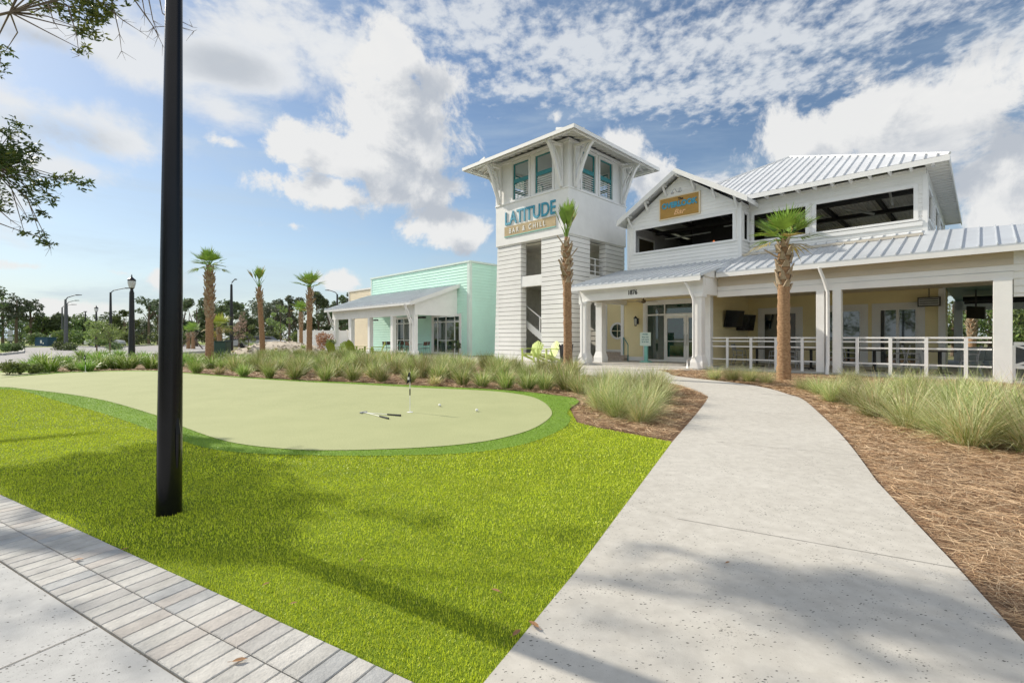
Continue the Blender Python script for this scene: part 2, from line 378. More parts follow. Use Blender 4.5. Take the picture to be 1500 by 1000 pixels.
# thin veil everywhere, thicker towards the horizon and the sun
nF = noise_(2.4, 6, .62, (4, 4, 4), (1, 1, 6), .5)
veil = m_('ADD', m_('MULTIPLY', sstep(nF, .42, .78), .34), m_('MULTIPLY', m_('POWER', m_('SUBTRACT', 1.0, m_('MAXIMUM', EL, 0.0), clamp=True), 8.0), .72), clamp=True)
sunside = sstep(AZ, .1, -1.0); veil = m_('ADD', veil, m_('MULTIPLY', sunside, .16), clamp=True)
layers = [(veil, (.60, .71, .80)), (alt, (.84, .87, .90)), (stra, scol), (cum, ccol)]
sh = bsky.outputs[0]
for f, c in layers:
    b = N.new('ShaderNodeBackground'); soc(c if hasattr(c, 'is_output') else (*c, 1), b.inputs['Color']); b.inputs['Strength'].default_value = .89
    mx = N.new('ShaderNodeMixShader'); L.new(f, mx.inputs[0]); L.new(sh, mx.inputs[1]); L.new(b.outputs[0], mx.inputs[2]); sh = mx.outputs[0]
# bright cloud added behind the camera, out of view, to lift the shaded faces
fill_bank = m_('MULTIPLY', sstep(m_('ADD', m_('MULTIPLY', sx.outputs[1], -1.0), m_('MULTIPLY', m_('SUBTRACT', nA, .5), .8)), -.05, .35), sstep(EL, .1, .5))
b = N.new('ShaderNodeBackground'); soc(mixc(nC, (.80, .82, .86), (1, .98, .95)), b.inputs['Color']); b.inputs['Strength'].default_value = 1.1
mx = N.new('ShaderNodeMixShader'); L.new(fill_bank, mx.inputs[0]); L.new(sh, mx.inputs[1]); L.new(b.outputs[0], mx.inputs[2]); sh = mx.outputs[0]
wo = N.new('ShaderNodeOutputWorld'); L.new(sh, wo.inputs['Surface'])
w.cycles.sampling_method = 'MANUAL'; w.cycles.sample_map_resolution = 512

# ------------------------------------------------------------------ ground materials
def ground_mat(name, cols, scales, bump=.4, bscale=80, rough=.9, dist=.01):
    m = bpy.data.materials.new(name); m.use_nodes = True; nt = m.node_tree; N = nt.nodes; L = nt.links; p = N['Principled BSDF']
    p.inputs['Roughness'].default_value = rough; p.inputs['Specular IOR Level'].default_value = .25
    tc = N.new('ShaderNodeTexCoord'); prev = None
    for i, s in enumerate(scales):
        n = N.new('ShaderNodeTexNoise'); n.inputs['Scale'].default_value = s; n.inputs['Detail'].default_value = 6; n.inputs['Roughness'].default_value = .65; L.new(tc.outputs['Object'], n.inputs[0])
        cr = N.new('ShaderNodeValToRGB'); cr.color_ramp.elements[0].position = .35; cr.color_ramp.elements[1].position = .65
        cr.color_ramp.elements[0].color = (*cols[i][0], 1); cr.color_ramp.elements[1].color = (*cols[i][1], 1); L.new(n.outputs[0], cr.inputs[0])
        if prev is None: prev = cr.outputs[0]
        else:
            mx = N.new('ShaderNodeMix'); mx.data_type = 'RGBA'; mx.inputs[0].default_value = .5; L.new(prev, mx.inputs[6]); L.new(cr.outputs[0], mx.inputs[7]); prev = mx.outputs[2]
    L.new(prev, p.inputs['Base Color'])
    n = N.new('ShaderNodeTexNoise'); n.inputs['Scale'].default_value = bscale; n.inputs['Detail'].default_value = 4; L.new(tc.outputs['Object'], n.inputs[0])
    b = N.new('ShaderNodeBump'); b.inputs['Strength'].default_value = bump; b.inputs['Distance'].default_value = dist; L.new(n.outputs[0], b.inputs['Height']); L.new(b.outputs[0], p.inputs['Normal'])
    return m
def concrete_mat(name, c0, c1):                # pale shell concrete with dark pits and faint stains
    m = ground_mat(name, [(c0, c1), (tuple(x * .93 for x in c0), tuple(x * 1.05 for x in c1))], [.7, 9.0], .25, 160, .88, .006)
    nt = m.node_tree; N = nt.nodes; L = nt.links; p = N['Principled BSDF']; src = p.inputs['Base Color'].links[0].from_socket
    tc = N.new('ShaderNodeTexCoord')
    mp = N.new('ShaderNodeMapping'); mp.inputs['Rotation'].default_value = (0, 0, R(29)); mp.inputs['Scale'].default_value = (1, 1.9, 1); nw = N.new('ShaderNodeTexNoise'); nw.inputs['Scale'].default_value = 70; nw.inputs['Detail'].default_value = 3; L.new(tc.outputs['Object'], nw.inputs[0])
    vm = N.new('ShaderNodeVectorMath'); vm.operation = 'MULTIPLY_ADD'; L.new(nw.outputs['Color'], vm.inputs[0]); vm.inputs[1].default_value = (.014, .014, 0); L.new(tc.outputs['Object'], vm.inputs[2]); L.new(vm.outputs[0], mp.inputs[0])
    vo = N.new('ShaderNodeTexVoronoi'); vo.inputs['Scale'].default_value = 60; vo.inputs['Randomness'].default_value = 1; L.new(mp.outputs[0], vo.inputs['Vector'])
    sp = N.new('ShaderNodeSeparateColor'); L.new(vo.outputs['Color'], sp.inputs[0])
    nb = N.new('ShaderNodeTexNoise'); nb.inputs['Scale'].default_value = 3.4; nb.inputs['Detail'].default_value = 5; L.new(tc.outputs['Object'], nb.inputs[0])
    def mth(op, a, b):
        n = N.new('ShaderNodeMath'); n.operation = op; n.use_clamp = True
        for i, x in enumerate((a, b)):
            if hasattr(x, 'is_output'): L.new(x, n.inputs[i])
            else: n.inputs[i].default_value = x
        return n.outputs[0]
    rad = mth('MULTIPLY', mth('POWER', sp.outputs[0], 5.0), mth('MULTIPLY', nb.outputs[0], .85))
    pit = mth('MULTIPLY', mth('SUBTRACT', rad, vo.outputs['Distance']), 14.0)
    vo2 = N.new('ShaderNodeTexVoronoi'); vo2.inputs['Scale'].default_value = 120; L.new(mp.outputs[0], vo2.inputs['Vector'])
    sp2 = N.new('ShaderNodeSeparateColor'); L.new(vo2.outputs['Color'], sp2.inputs[0])
    nb2 = N.new('ShaderNodeTexNoise'); nb2.inputs['Scale'].default_value = 3.3; nb2.inputs['Detail'].default_value = 6; L.new(mp.outputs[0], nb2.inputs[0])
    pit2 = mth('MULTIPLY', mth('SUBTRACT', mth('MULTIPLY', mth('POWER', sp2.outputs[1], 3.0), mth('MULTIPLY', mth('SUBTRACT', nb2.outputs[0], .4), 2.4)), vo2.outputs['Distance']), 6.0)
    pp = mth('MAXIMUM', pit, mth('MULTIPLY', pit2, .6))
    mx = N.new('ShaderNodeMix'); mx.data_type = 'RGBA'; L.new(mth('MULTIPLY', pp, .85), mx.inputs[0]); L.new(src, mx.inputs[6]); mx.inputs[7].default_value = (.07, .068, .06, 1)
    L.new(mx.outputs[2], p.inputs['Base Color']); return m
M_GROUND = ground_mat('far_ground', [((.10, .115, .045), (.22, .22, .10)), ((.12, .12, .05), (.26, .23, .13))], [.08, 1.5], .3, 8)
M_MULCH = ground_mat('pine_straw', [((.18, .105, .058), (.37, .245, .15)), ((.12, .07, .04), (.39, .265, .165))], [3.0, 35.0], 1.0, 55, .95, .03)
M_LAWN = ground_mat('turf_base', [((.15, .235, .012), (.24, .32, .02)), ((.10, .17, .008), (.24, .32, .018))], [.9, 60.0], 1.0, 120, .95, .02)
M_LAWN2 = ground_mat('real_lawn', [((.20, .27, .06), (.33, .38, .11)), ((.18, .24, .05), (.32, .36, .12))], [.6, 12.0], .7, 60, .95, .02)
M_FRINGE = ground_mat('fringe_turf', [((.15, .27, .03), (.22, .36, .045)), ((.13, .24, .026), (.23, .37, .05))], [1.3, 90.0], .8, 130, .9, .015)
M_GREEN = ground_mat('putting_turf', [((.36, .385, .195), (.43, .45, .235)), ((.29, .315, .15), (.50, .515, .275))], [1.0, 55.0], .35, 90, .9, .006)
M_CONC = concrete_mat('shell_concrete', (.475, .45, .40), (.575, .55, .495))
M_SIDE = concrete_mat('sidewalk_concrete', (.43, .43, .42), (.52, .52, .505))
M_ASPH = ground_mat('worn_asphalt', [((.30, .29, .285), (.40, .385, .37)), ((.27, .265, .26), (.38, .37, .36))], [.25, 20], .3, 60)
M_KERB = ground_mat('kerb_concrete', [((.45, .44, .41), (.6, .58, .54))], [2.0], .2, 60)

# ------------------------------------------------------------------ ground sheets
def spline(pts, n=6, closed=True):
    out = []; m = len(pts)
    for i in range(m if closed else m - 1):
        p0, p1, p2, p3 = (Vector(pts[(i + k - 1) % m]) if closed else Vector(pts[min(max(i + k - 1, 0), m - 1)]) for k in range(4))
        for j in range(n):
            t = j / n
            q = .5 * ((2 * p1) + (p2 - p0) * t + (2 * p0 - 5 * p1 + 4 * p2 - p3) * t * t + (3 * p1 - p0 - 3 * p2 + p3) * t ** 3); out.append((q.x, q.y))
    if not closed: out.append(tuple(pts[-1]))
    return out
def sheet(name, poly, m, off, kind='structure', thick=0.0, yside=True):
    bm = bmesh.new(); vs = [bm.verts.new((x, y, 0)) for x, y in poly]
    for t in tessellate_polygon([[Vector((x, y, 0)) for x, y in poly]]):
        try: bm.faces.new([vs[i] for i in t])
        except ValueError: pass
    y0, y1 = min(p[1] for p in poly), max(p[1] for p in poly)
    for yc in [8 + .6 * k for k in range(0, 16)]:
        if y0 < yc < y1: bmesh.ops.bisect_plane(bm, geom=bm.verts[:] + bm.edges[:] + bm.faces[:], plane_co=(0, yc, 0), plane_no=(0, 1, 0))
    if thick:
        edges = [e for e in bm.edges if e.is_boundary]
        r = bmesh.ops.extrude_edge_only(bm, edges=edges)
        low = {v for v in r['geom'] if isinstance(v, bmesh.types.BMVert)}
    else: low = set()
    for v in bm.verts: v.co.z = gz(v.co.y) + off - (thick if v in low else 0)
    bmesh.ops.recalc_face_normals(bm, faces=bm.faces[:])
    if not thick:
        for f in bm.faces:
            if f.normal.z < 0: f.normal_flip()
    me = bpy.data.meshes.new(name); bm.to_mesh(me); bm.free(); me.materials.append(m)
    o = bpy.data.objects.new(name, me); C.objects.link(o)
    if kind: o['kind'] = kind
    return o
def P(pts): return [G(*p) for p in pts]
U2, N2 = Vector((.876, -.482)), Vector((.482, .876))          # along the street walk / across it
def UN(u, n): q = U2 * u + N2 * n; return (q.x, q.y)
sheet('ground', [(-900, -300), (900, -300), (900, 1500), (-900, 1500)], M_GROUND, -.05)
# planting bed of pine straw behind the green and beside the path
BED = [(-16, 9.5), (-9, 8.5), (-2, 6), (6, 5), (14, 10.5), (10.5, 14.5), (5.2, 19.5), (2.2, 18.5), (-1, 22), (-5, 26), (-9.5, 30.5), (-16, 36), (-19, 30), (-20, 20)]
sheet('planting_bed', BED, M_MULCH, -.012)
RBED = [(1.5, 1.0), (3.2, .2), (14, -5), (17, 6), (14.5, 13.3), (10.5, 16.2), (6, 19.2), (3.4, 19), (4.5, 10)]
sheet('mulch_bed', RBED, M_MULCH, -.004)
lawn_pts = [UN(-40, 1.426)] + [UN(t, 1.426) for t in (-20, -10, -5, -3, -1, .3)] + [(-.15, 1.76)] + P([(712, 998), (842, 841), (920, 736), (985, 648), (930, 637), (880, 628), (845, 619)]) + [G(835, 600), G(700, 572), G(450, 561), G(267, 549), G(120, 547), G(0, 556)] + [(-16, 14), (-45, 26)]
LAWN = lawn_pts
sheet('lawn', LAWN, M_LAWN, .006)
fr = P([(0, 570.5), (40, 575), (85, 588), (150, 606), (232, 634), (293, 655), (367, 665), (500, 668.5), (590, 668), (690, 664), (770, 651), (823, 629.5), (836, 614), (831, 606), (836, 598), (847, 590), (846, 586), (833, 582), (770, 574.4), (717, 570.4), (610, 565), (500, 559.8), (450, 558), (350, 552), (268, 545.8), (213, 542.8), (123, 544.3), (60, 548), (0, 552.5)])
FRINGE = [(-22, 13.2)] + spline([(-16, 11.9)] + fr + [(-16, 17.2)], 5, False) + [(-24, 17.5)]
sheet('fringe', FRINGE, M_FRINGE, .012)
gr = P([(0, 567.5), (35, 570.5), (100, 578), (160, 589), (232, 610.5), (267, 626), (333, 648), (417, 659), (500, 661), (610, 657.5), (690, 650.7), (743, 641), (783, 628), (806, 612), (807, 601), (794, 588.5), (770, 580), (717, 573.3), (610, 568.3), (500, 562.4), (450, 560.2), (350, 553.8), (267, 547.2), (213, 544.2), (123, 545.8), (60, 549.5), (0, 554)])
GREEN = [(-20, 13.0)] + spline([(-15, 12.1)] + gr + [(-16, 16.4)], 5, False) + [(-22, 16.8)]
sheet('putting_green', GREEN, M_GREEN, .018)
# concrete
path_pts = [UN(1.2, .99), (-.2, 1.67)] + P([(712, 998), (842, 841), (920, 736), (985, 648), (1035.5, 586)])
left_e = spline([G(985, 648), G(1035.5, 586), G(1032, 578), G(1013, 570), G(996, 564.5), G(972, 560.5), G(930, 557), (1.9, 15.9), (.2, 17.2)], 5, False)
right_e = spline([(2.2, 22), (5.05, 18.6), (5.5, 16.8), G(990, 551), G(1073, 560.5), G(1120, 568), G(1155, 578), G(1180, 588), G(1230, 635), G(1285, 707)], 5, False)
PATH = [UN(1.0, .99), (-.2, 1.67)] + P([(712, 999), (842, 841)]) + left_e + [(-.6, 19.8)] + right_e + P([(1397, 827), (1500, 943)]) + [UN(2.95, .99)]
sheet('walkway', PATH, M_CONC, .012, thick=.08)
sheet('sidewalk', [UN(-40, -6), UN(40, -6), UN(40, .996), UN(-40, .996)], M_SIDE, .004)
PAT = [A2W(-48, 16.2), A2W(-48, 14.0), A2W(-26, 15.0), A2W(-20, 15.9), A2W(-15.5, 14.6), A2W(-12.5, 13.9), A2W(-8.6, 16.4), A2W(-7.45, 17.6), A2W(-7.45, 19.0), A2W(-26.6, 20.0), A2W(-26.5, 24), A2W(-48, 24)]
sheet('patio', PAT, M_CONC, .022, thick=.1)
jm = MB()                                           # thin saw cuts across the path
def joint(n, u0, u1, wd=.0022):
    pts = []
    for q in (UN(u0, n - wd), UN(u1, n - wd), UN(u1, n + wd), UN(u0, n + wd)): pts.append((q[0], q[1], gz(q[1]) + .0145))
    jm.quad(*pts)
joint(3.65, -.61, 1.36); joint(6.6, -.62, 1.36); joint(9.6, -.62, 1.4, .003); joint(12.45, -.2, 1.2, .012)
CUT = mat('joint_gap', (.17, .16, .145), .9)  # even dark grey of the thin joint strips
o = jm.build('walkway_joint', CUT); o['kind'] = 'structure'
jm = MB()
for u0 in (-2.75, 1.4): 
    q = [UN(u0 - .003, -3), UN(u0 + .003, -3), UN(u0 + .003, .99), UN(u0 - .003, .99)]; jm.quad(*[(a, b, .0065) for a, b in q])
o = jm.build('sidewalk_joint', CUT); o['kind'] = 'structure'
# paver strip: two rows of small grey pavers laid across
PAV = [mat('paver_' + n, c, .85, .2, 7, .3, 60) for n, c in (('light', (.46, .45, .42)), ('mid', (.40, .39, .37)), ('warm', (.45, .42, .385)), ('blue', (.385, .39, .385)), ('pale', (.51, .495, .46)))]
pm = MB(); nn = 0
for i in range(-170, 11):
    for r in range(2):
        u = i * .1015 + .02 * 0; n0 = 1.001 + r * .2125; a, b = .0022, .0022
        pm.cur = rng.choice(5, p=[.33, .22, .16, .12, .17]); dz = rng.uniform(0, .002)
        c = [UN(u + a, n0 + b), UN(u + .1015 - a, n0 + b), UN(u + .1015 - a, n0 + .2125 - b), UN(u + a, n0 + .2125 - b)]
        cc = [UN(u + a + .004, n0 + b + .004), UN(u + .1015 - a - .004, n0 + b + .004), UN(u + .1015 - a - .004, n0 + .2125 - b - .004), UN(u + a + .004, n0 + .2125 - b - .004)]
        pm.add([(x, y, -.03) for x, y in c] + [(x, y, .008 + dz) for x, y in c] + [(x, y, .012 + dz) for x, y in cc],
               [(8, 9, 10, 11)] + [(4 + k, 4 + (k + 1) % 4, 8 + (k + 1) % 4, 8 + k) for k in range(4)] + [(k, (k + 1) % 4, 4 + (k + 1) % 4, 4 + k) for k in range(4)])
o = pm.build('paver_strip', PAV); o['kind'] = 'structure'
sheet('paver_bedding', [UN(-40, .997), UN(1.15, .997), UN(1.15, 1.427), UN(-40, 1.427)], mat('joint_sand', (.11, .10, .085), .95), .002)
# road on the left and lawn beyond
DRIVE = [(-60, 21)] + P([(0, 536), (40, 529.5), (120, 524), (240, 520.5), (300, 516), (330, 511), (340, 505.5), (240, 504.5), (170, 509), (110, 507.6), (29, 508.8)]) + P([(0, 520)]) + [(-60, 38)]
sheet('road', DRIVE, M_ASPH, -.02)
kb = MB()
def kerb(pts, wd=.3, h=.13):
    pts = spline(pts, 4, False)
    for i in range(len(pts) - 1):
        a, b = Vector(pts[i]), Vector(pts[i + 1]); d = (b - a).normalized(); s = Vector((-d.y, d.x)) * wd / 2
        za, zb = gz(a.y), gz(b.y)
        kb.hexa([(*(a - s), za - .1), (*(b - s), zb - .1), (*(b + s), zb - .1), (*(a + s), za - .1), (*(a - s), za + h), (*(b - s), zb + h), (*(b + s), zb + h), (*(a + s), za + h)])
kerb([(-60, 38.2), G(0, 520), G(29, 508.8), G(60, 507.4)]); kerb([G(110, 507.6), G(170, 508.5), G(225, 504.6)]); kerb([G(60, 527), G(120, 523.3), G(235, 519.5), G(300, 515.5)])
o = kb.build('kerb', M_KERB); o['kind'] = 'structure'
sheet('roadside_lawn', [(-200, 60), (-60, 39)] + P([(0, 519.4), (29, 508.2)]) + [(-62, 62), (-30, 110), (-30, 170), (-220, 170)], M_LAWN2, -.03)
sheet('side_lawn', P([(1440, 569), (1448, 600), (1500, 640)]) + [(20, 8), (17.5, 11.6), G(1500, 572)], M_LAWN2, .004)
# ================================================================== helpers for buildings
def bthing(name, label, cat, a, b, z=0.0, group=None):
    x, y = A2W(a, b); return thing(name, label, cat, (x, y, z), R(-45), group)
def frame_a(mb, c, s0, s1, z0, z1, w=.1, d=.06, sill=True):   # casing round an opening in a wall at b=c
    mb.box(s0 - w, s0, c - d, c + .02, z0, z1 + w); mb.box(s1, s1 + w, c - d, c + .02, z0, z1 + w); mb.box(s0, s1, c - d, c + .02, z1, z1 + w)
    if sill: mb.box(s0 - w - .02, s1 + w + .02, c - d - .03, c + .02, z0 - w * .7, z0 - .002)
def frame_b(mb, c, s0, s1, z0, z1, w=.1, d=.06, sill=True):   # the same in a wall at a=c seen from +a
    mb.box(c - .02, c + d, s0 - w, s0, z0, z1 + w); mb.box(c - .02, c + d, s1, s1 + w, z0, z1 + w); mb.box(c - .02, c + d, s0, s1, z1, z1 + w)
    if sill: mb.box(c - .02, c + d + .03, s0 - w - .02, s1 + w + .02, z0 - w * .7, z0 - .002)
def text(name, s, m, parent, a, b, z, size, sx=1.0, ext=.02, off=0.0, align='LEFT', shear=0.0, spacing=1.0):
    cu = bpy.data.curves.new(name, 'FONT'); cu.body = s; cu.size = size; cu.extrude = ext; cu.offset = off; cu.align_x = align; cu.shear = shear; cu.space_character = spacing
    cu.materials.append(m); o = bpy.data.objects.new(name, cu); C.objects.link(o)
    x, y = A2W(a, b); Mw = Matrix.Translation(Vector((x, y, z))) @ Matrix.Rotation(R(-45), 4, 'Z') @ Matrix.Rotation(R(90), 4, 'X') @ Matrix.Diagonal((sx, 1, 1, 1))
    bpy.context.view_layer.update()
    me = bpy.data.meshes.new_from_object(o.evaluated_get(bpy.context.evaluated_depsgraph_get())); me.name = name
    me.transform(parent.matrix_basis.inverted() @ Mw); bpy.data.objects.remove(o); bpy.data.curves.remove(cu)
    if not me.materials: me.materials.append(m)
    o = bpy.data.objects.new(name, me); C.objects.link(o); o.parent = parent
    return o

# ================================================================== tower
TA0, TA1, TB0, TB1 = -20.2, -14.93, 19.0, 24.27
tw = bthing('lookout_tower', 'tall white slatted tower with open stair and roofed lookout, blue lettering on its front', 'tower', (TA0 + TA1) / 2, (TB0 + TB1) / 2, .1)
LZ = 6.68
OA0, OA1, OB0, OB1 = -18.3, -16.77, 20.85, 22.35
LB0, LB1 = 22.55, 23.8                              # unseen side opening, added to let sun into the stair
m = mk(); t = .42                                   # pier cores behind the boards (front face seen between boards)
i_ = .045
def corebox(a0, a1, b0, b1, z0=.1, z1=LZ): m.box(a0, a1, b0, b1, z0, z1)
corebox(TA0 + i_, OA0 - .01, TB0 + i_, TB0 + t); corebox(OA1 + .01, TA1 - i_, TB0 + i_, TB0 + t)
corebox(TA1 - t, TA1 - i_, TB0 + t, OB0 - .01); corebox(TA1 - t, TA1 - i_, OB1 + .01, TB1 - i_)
corebox(TA0 + i_, TA0 + t, TB0 + t, LB0 - .01); corebox(TA0 + i_, -18.9, TB1 - t, TB1 - i_); corebox(-17.5, TA1 - i_, TB1 - t, TB1 - i_)  # rear gap between the last two cores, added to brighten the stair
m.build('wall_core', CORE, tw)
H = .247                                             # white boards with open joints, one part per pier face
CL = {n_: mk() for n_ in ('fl', 'fr', 'rl', 'rr', 'l', 'lb', 'b', 'bb')}
z = .42; k = 0
while z < LZ - .02:
    z1 = min(z + H - .026, LZ); lean = lambda q: -.27 * (1 - q / LZ)
    l0, l1 = lean(z), lean(z1); e = .004 * ((k * 7) % 3)
    def brd(m, a0b, a0t, a1, b0, b1): m.hexa([(a0b, b0, z), (a1, b0, z), (a1, b1, z), (a0b, b1, z), (a0t, b0, z1), (a1, b0, z1), (a1, b1, z1), (a0t, b1, z1)])
    brd(CL['fl'], TA0 + l0, TA0 + l1, OA0, TB0 - e, TB0 + .03); brd(CL['fr'], OA1, OA1, TA1 + .002, TB0 - e, TB0 + .03)
    CL['rl'].box(TA1 - .03, TA1 + e, TB0 + .031, OB0, z, z1); CL['rr'].box(TA1 - .03, TA1 + e, OB1, TB1, z, z1)
    brd(CL['l'], TA0 + l0 - .03, TA0 + l1 - .03, TA0, TB0 + .031, LB0); brd(CL['lb'], TA0 + l0 - .03, TA0 + l1 - .03, TA0, LB1, TB1); CL['b'].box(TA0, -18.9, TB1, TB1 + .03, z, z1); CL['bb'].box(-17.5, TA1, TB1, TB1 + .03, z, z1)
    CL['fr'].box(OA1 - .02, OA1, TB0 + .032, TB0 + t, z, z1); CL['fl'].box(OA0, OA0 + .02, TB0 + .032, TB0 + t, z, z1)
    CL['rr'].box(TA1 - t, TA1 - .031, OB1 - .02, OB1, z, z1); CL['rl'].box(TA1 - t, TA1 - .031, OB0, OB0 + .02, z, z1)
    z += H; k += 1
for q_ in CL.values(): q_.build('slat_cladding', WHITE2, tw)
m = mk(); m.box(TA0 - .3, TA1 + .02, TB0 - .04, TB0 + .02, .1, .40); m.box(TA1 - .02, TA1 + .04, TB0 + .021, TB1, .1, .40); m.build('plinth', WHITE, tw)
m = mk(); m.box(OA0, OA1, TB0 + .02, TB0 + .3, 4.2, 4.78); m.build('landing_beam', WHITE, tw); m = mk(); m.box(TA1 - .3, TA1 - .03, OB0, OB1, 4.2, 4.78); m.build('landing_beam', WHITE, tw); m = mk(); m.box(TA0 + .03, TA0 + .3, LB0, LB1, 4.2, 4.78); m.build('landing_beam', WHITE, tw)
m = mk(); m.box(TA0 + t, TA1 - t, TB0 + .301, TB1 - t, 4.35, 4.6); m.build('landing', INNER, tw)
m = mk(); lap(m, 'a', TB1 - t - .01, TA0 + t, TA1 - t, .1, LZ, [(-18.9, -17.5, .1, LZ)], h=.3); lap(m, 'b', TA0 + t + .01, TB0 + t, TB1 - t, .1, LZ, [(LB0, LB1, .1, LZ)], h=.3)
lap(m, 'l', TA1 - t - .01, TB0 + t, TB1 - t, .1, LZ, [(OB0, OB1, .1, LZ)], h=.3); m.box(TA0 + t, TA1 - t, TB0 + t, TB1 - t, LZ - .12, LZ - .05); m.build('stair_lining', INNER, tw)
st = mk(); st.hexa([(-18.55, 19.62, 2.0), (-16.4, 19.62, .62), (-16.4, 19.7, .62), (-18.55, 19.7, 2.0), (-18.55, 19.62, 2.4), (-16.4, 19.62, 1.02), (-16.4, 19.7, 1.02), (-18.55, 19.7, 2.4)])
sg = st.build('stair_stringer', WHITE, tw)
m = mk()
for i in range(9): m.box(-18.6, -16.9 - .0 * i, 20.0 + .27 * i, 20.3 + .27 * i, .25 + .18 * i, .30 + .18 * i)
for i in range(10): a = -16.6 - .21 * i; m.box(a - .24, a, 19.71, 20.9, .78 + .135 * i, .81 + .135 * i)
m.build('stair_tread', WHITE2, tw)
m = mk(); m.bar((-18.6, 19.66, 3.25), (-16.4, 19.66, 1.84), .05); m.bar((-17.45, 19.66, 1.3), (-17.45, 19.66, 2.5), .07); hr = m.build('stair_rail', WHITE, tw)
m = mk()
for i in range(22):
    a = -18.5 + i * .095; zc = 2.4 - (a + 18.55) * .642; m.bar((a, 19.66, zc), (a, 19.66, zc + .78), .008)
for i in range(7): m.bar((-18.5, 19.66, 2.45 + i * .11), (-16.6, 19.66, 1.23 + i * .11), .008)
m.build('mesh_infill', WIRE, hr)
m = mk(); m.bar((-18.5, 20.95, 2.95), (-16.5, 20.95, 4.1), .05); m.bar((-18.3, 21.6, 3.3), (-16.5, 21.6, 4.2), .04); m.bar((-16.95, 21, 2.2), (-16.95, 21, 3.3), .05); m.build('upper_handrail', TEAL, tw)
m = mk(); 
for q in (5.0, 5.35, 5.7): m.bar((TA1 - .2, OB0, q), (TA1 - .2, OB1, q), .045)
m.bar((TA1 - .2, 21.6, 4.78), (TA1 - .2, 21.6, 5.7), .05); m.build('landing_rail', WHITE, tw)
m = mk(); m.box(TA0 - .07, TA1 + .07, TB0 - .07, TB1 + .07, LZ, 9.0); m.box(TA0 - .11, TA1 + .11, TB0 - .11, TB1 + .11, 9.0, 9.07); m.build('sign_band', WHITE, tw, bevel=.01)
# lantern storey
Z0, Z1 = 9.07, 11.55; WN = [(-18.9, -17.68), (-17.2, -15.98)]; WB = [(20.1, 21.3), (21.75, 22.97)]
m = mk()
for (c0, c1) in ((TB0, 1), (TB1, -1)):
    e0, e1 = (c0, c0 + .14) if c1 > 0 else (c0 - .14, c0)
    for a0, a1 in ((TA0, WN[0][0]), (WN[0][1], WN[1][0]), (WN[1][1], TA1)): m.box(a0, a1, e0, e1, Z0, Z1)
    for a0, a1 in WN: m.box(a0, a1, e0, e1, 11.22, Z1); m.box(a0, a1, e0, e1, Z0, 9.14)
for (c0, c1) in ((TA1, -1), (TA0, 1)):
    e0, e1 = (c0 - .14, c0) if c1 < 0 else (c0, c0 + .14)
    for b0, b1 in ((TB0 + .141, WB[0][0]), (WB[0][1], WB[1][0]), (WB[1][1], TB1 - .141)): m.box(e0, e1, b0, b1, Z0, Z1)
    for b0, b1 in WB: m.box(e0, e1, b0, b1, 11.22, Z1); m.box(e0, e1, b0, b1, Z0, 9.14)
m.build('lantern_wall', WHITE, tw)
m = mk()
for a0, a1 in WN: frame_a(m, TB0 - .003, a0, a1, 9.16, 11.2, .13, .05)
for b0, b1 in WB: frame_b(m, TA1 + .003, b0, b1, 9.16, 11.2, .13, .05)
for a, b in ((TA1, TB0), (TA0, TB0), (TA1, TB1)): m.box(a - .13, a + .03, b - .03, b + .13, Z0, Z1 + .02)
m.build('window_casing', WHITETRIM, tw)
for ax, rng_ in (('a', WN), ('b', WB)):
    for s0, s1 in rng_:
        for far in (0, 1):
            m = mk(); g = mk(); lv = mk()
            c = (TB0 + .03 if not far else TB1 - .1) if ax == 'a' else (TA1 - .1 if not far else TA0 + .03)
            def bx(q, x0, x1, z0, z1, d0=0, d1=.07):
                q.box(x0, x1, c + d0, c + d1, z0, z1) if ax == 'a' else q.box(c + d0, c + d1, x0, x1, z0, z1)
            bx(m, s0, s0 + .07, 9.14, 11.22); bx(m, s1 - .07, s1, 9.14, 11.22); bx(m, s0 + .07, s1 - .07, 9.14, 9.21); bx(m, s0 + .07, s1 - .07, 11.15, 11.22); bx(m, s0 + .07, s1 - .07, 10.12, 10.34)
            f = m.build('window', TEAL, tw)
            zz = 9.26
            while zz < (10.08 if not far else 11.1):
                if not (10.08 < zz < 10.36): bx(lv, s0 + .07, s1 - .07, zz, zz + .03, .02, .06)
                zz += .12
            lv.build('louvre', WHITETRIM if not far else TEALPALE, f)
m = mk(); m.box(TA0 + .14, TA1 - .14, TB0 + .14, TB1 - .14, 11.3, 11.36); m.build('lantern_ceiling', SOFFIT, tw)
m = mk(); m.box(TA0 + .14, TA1 - .14, TB0 + .14, TB1 - .14, 9.0, 9.06); m.build('lantern_floor', GREYWALL, tw)
O = 1.48; cA, cB, AP = (TA0 + TA1) / 2, (TB0 + TB1) / 2, 12.55
e = [(TA0 - O, TB0 - O), (TA1 + O, TB0 - O), (TA1 + O, TB1 + O), (TA0 - O, TB1 + O)]
m = mk()
for i in range(4):
    p, q = e[i], e[(i + 1) % 4]; m.tri((*p, 11.34), (*q, 11.34), (cA, cB, AP))
m.build('roof', ROOFW, tw)
m = mk(); sl = (AP - 11.34) / (cA - e[0][0])
for i in range(4):
    p, q = e[i], e[(i + 1) % 4]; m.tri((*p, 11.30), (*q, 11.30), (cA, cB, AP - .04))
sof = m.build('soffit', SOFFIT, tw)
m = mk()
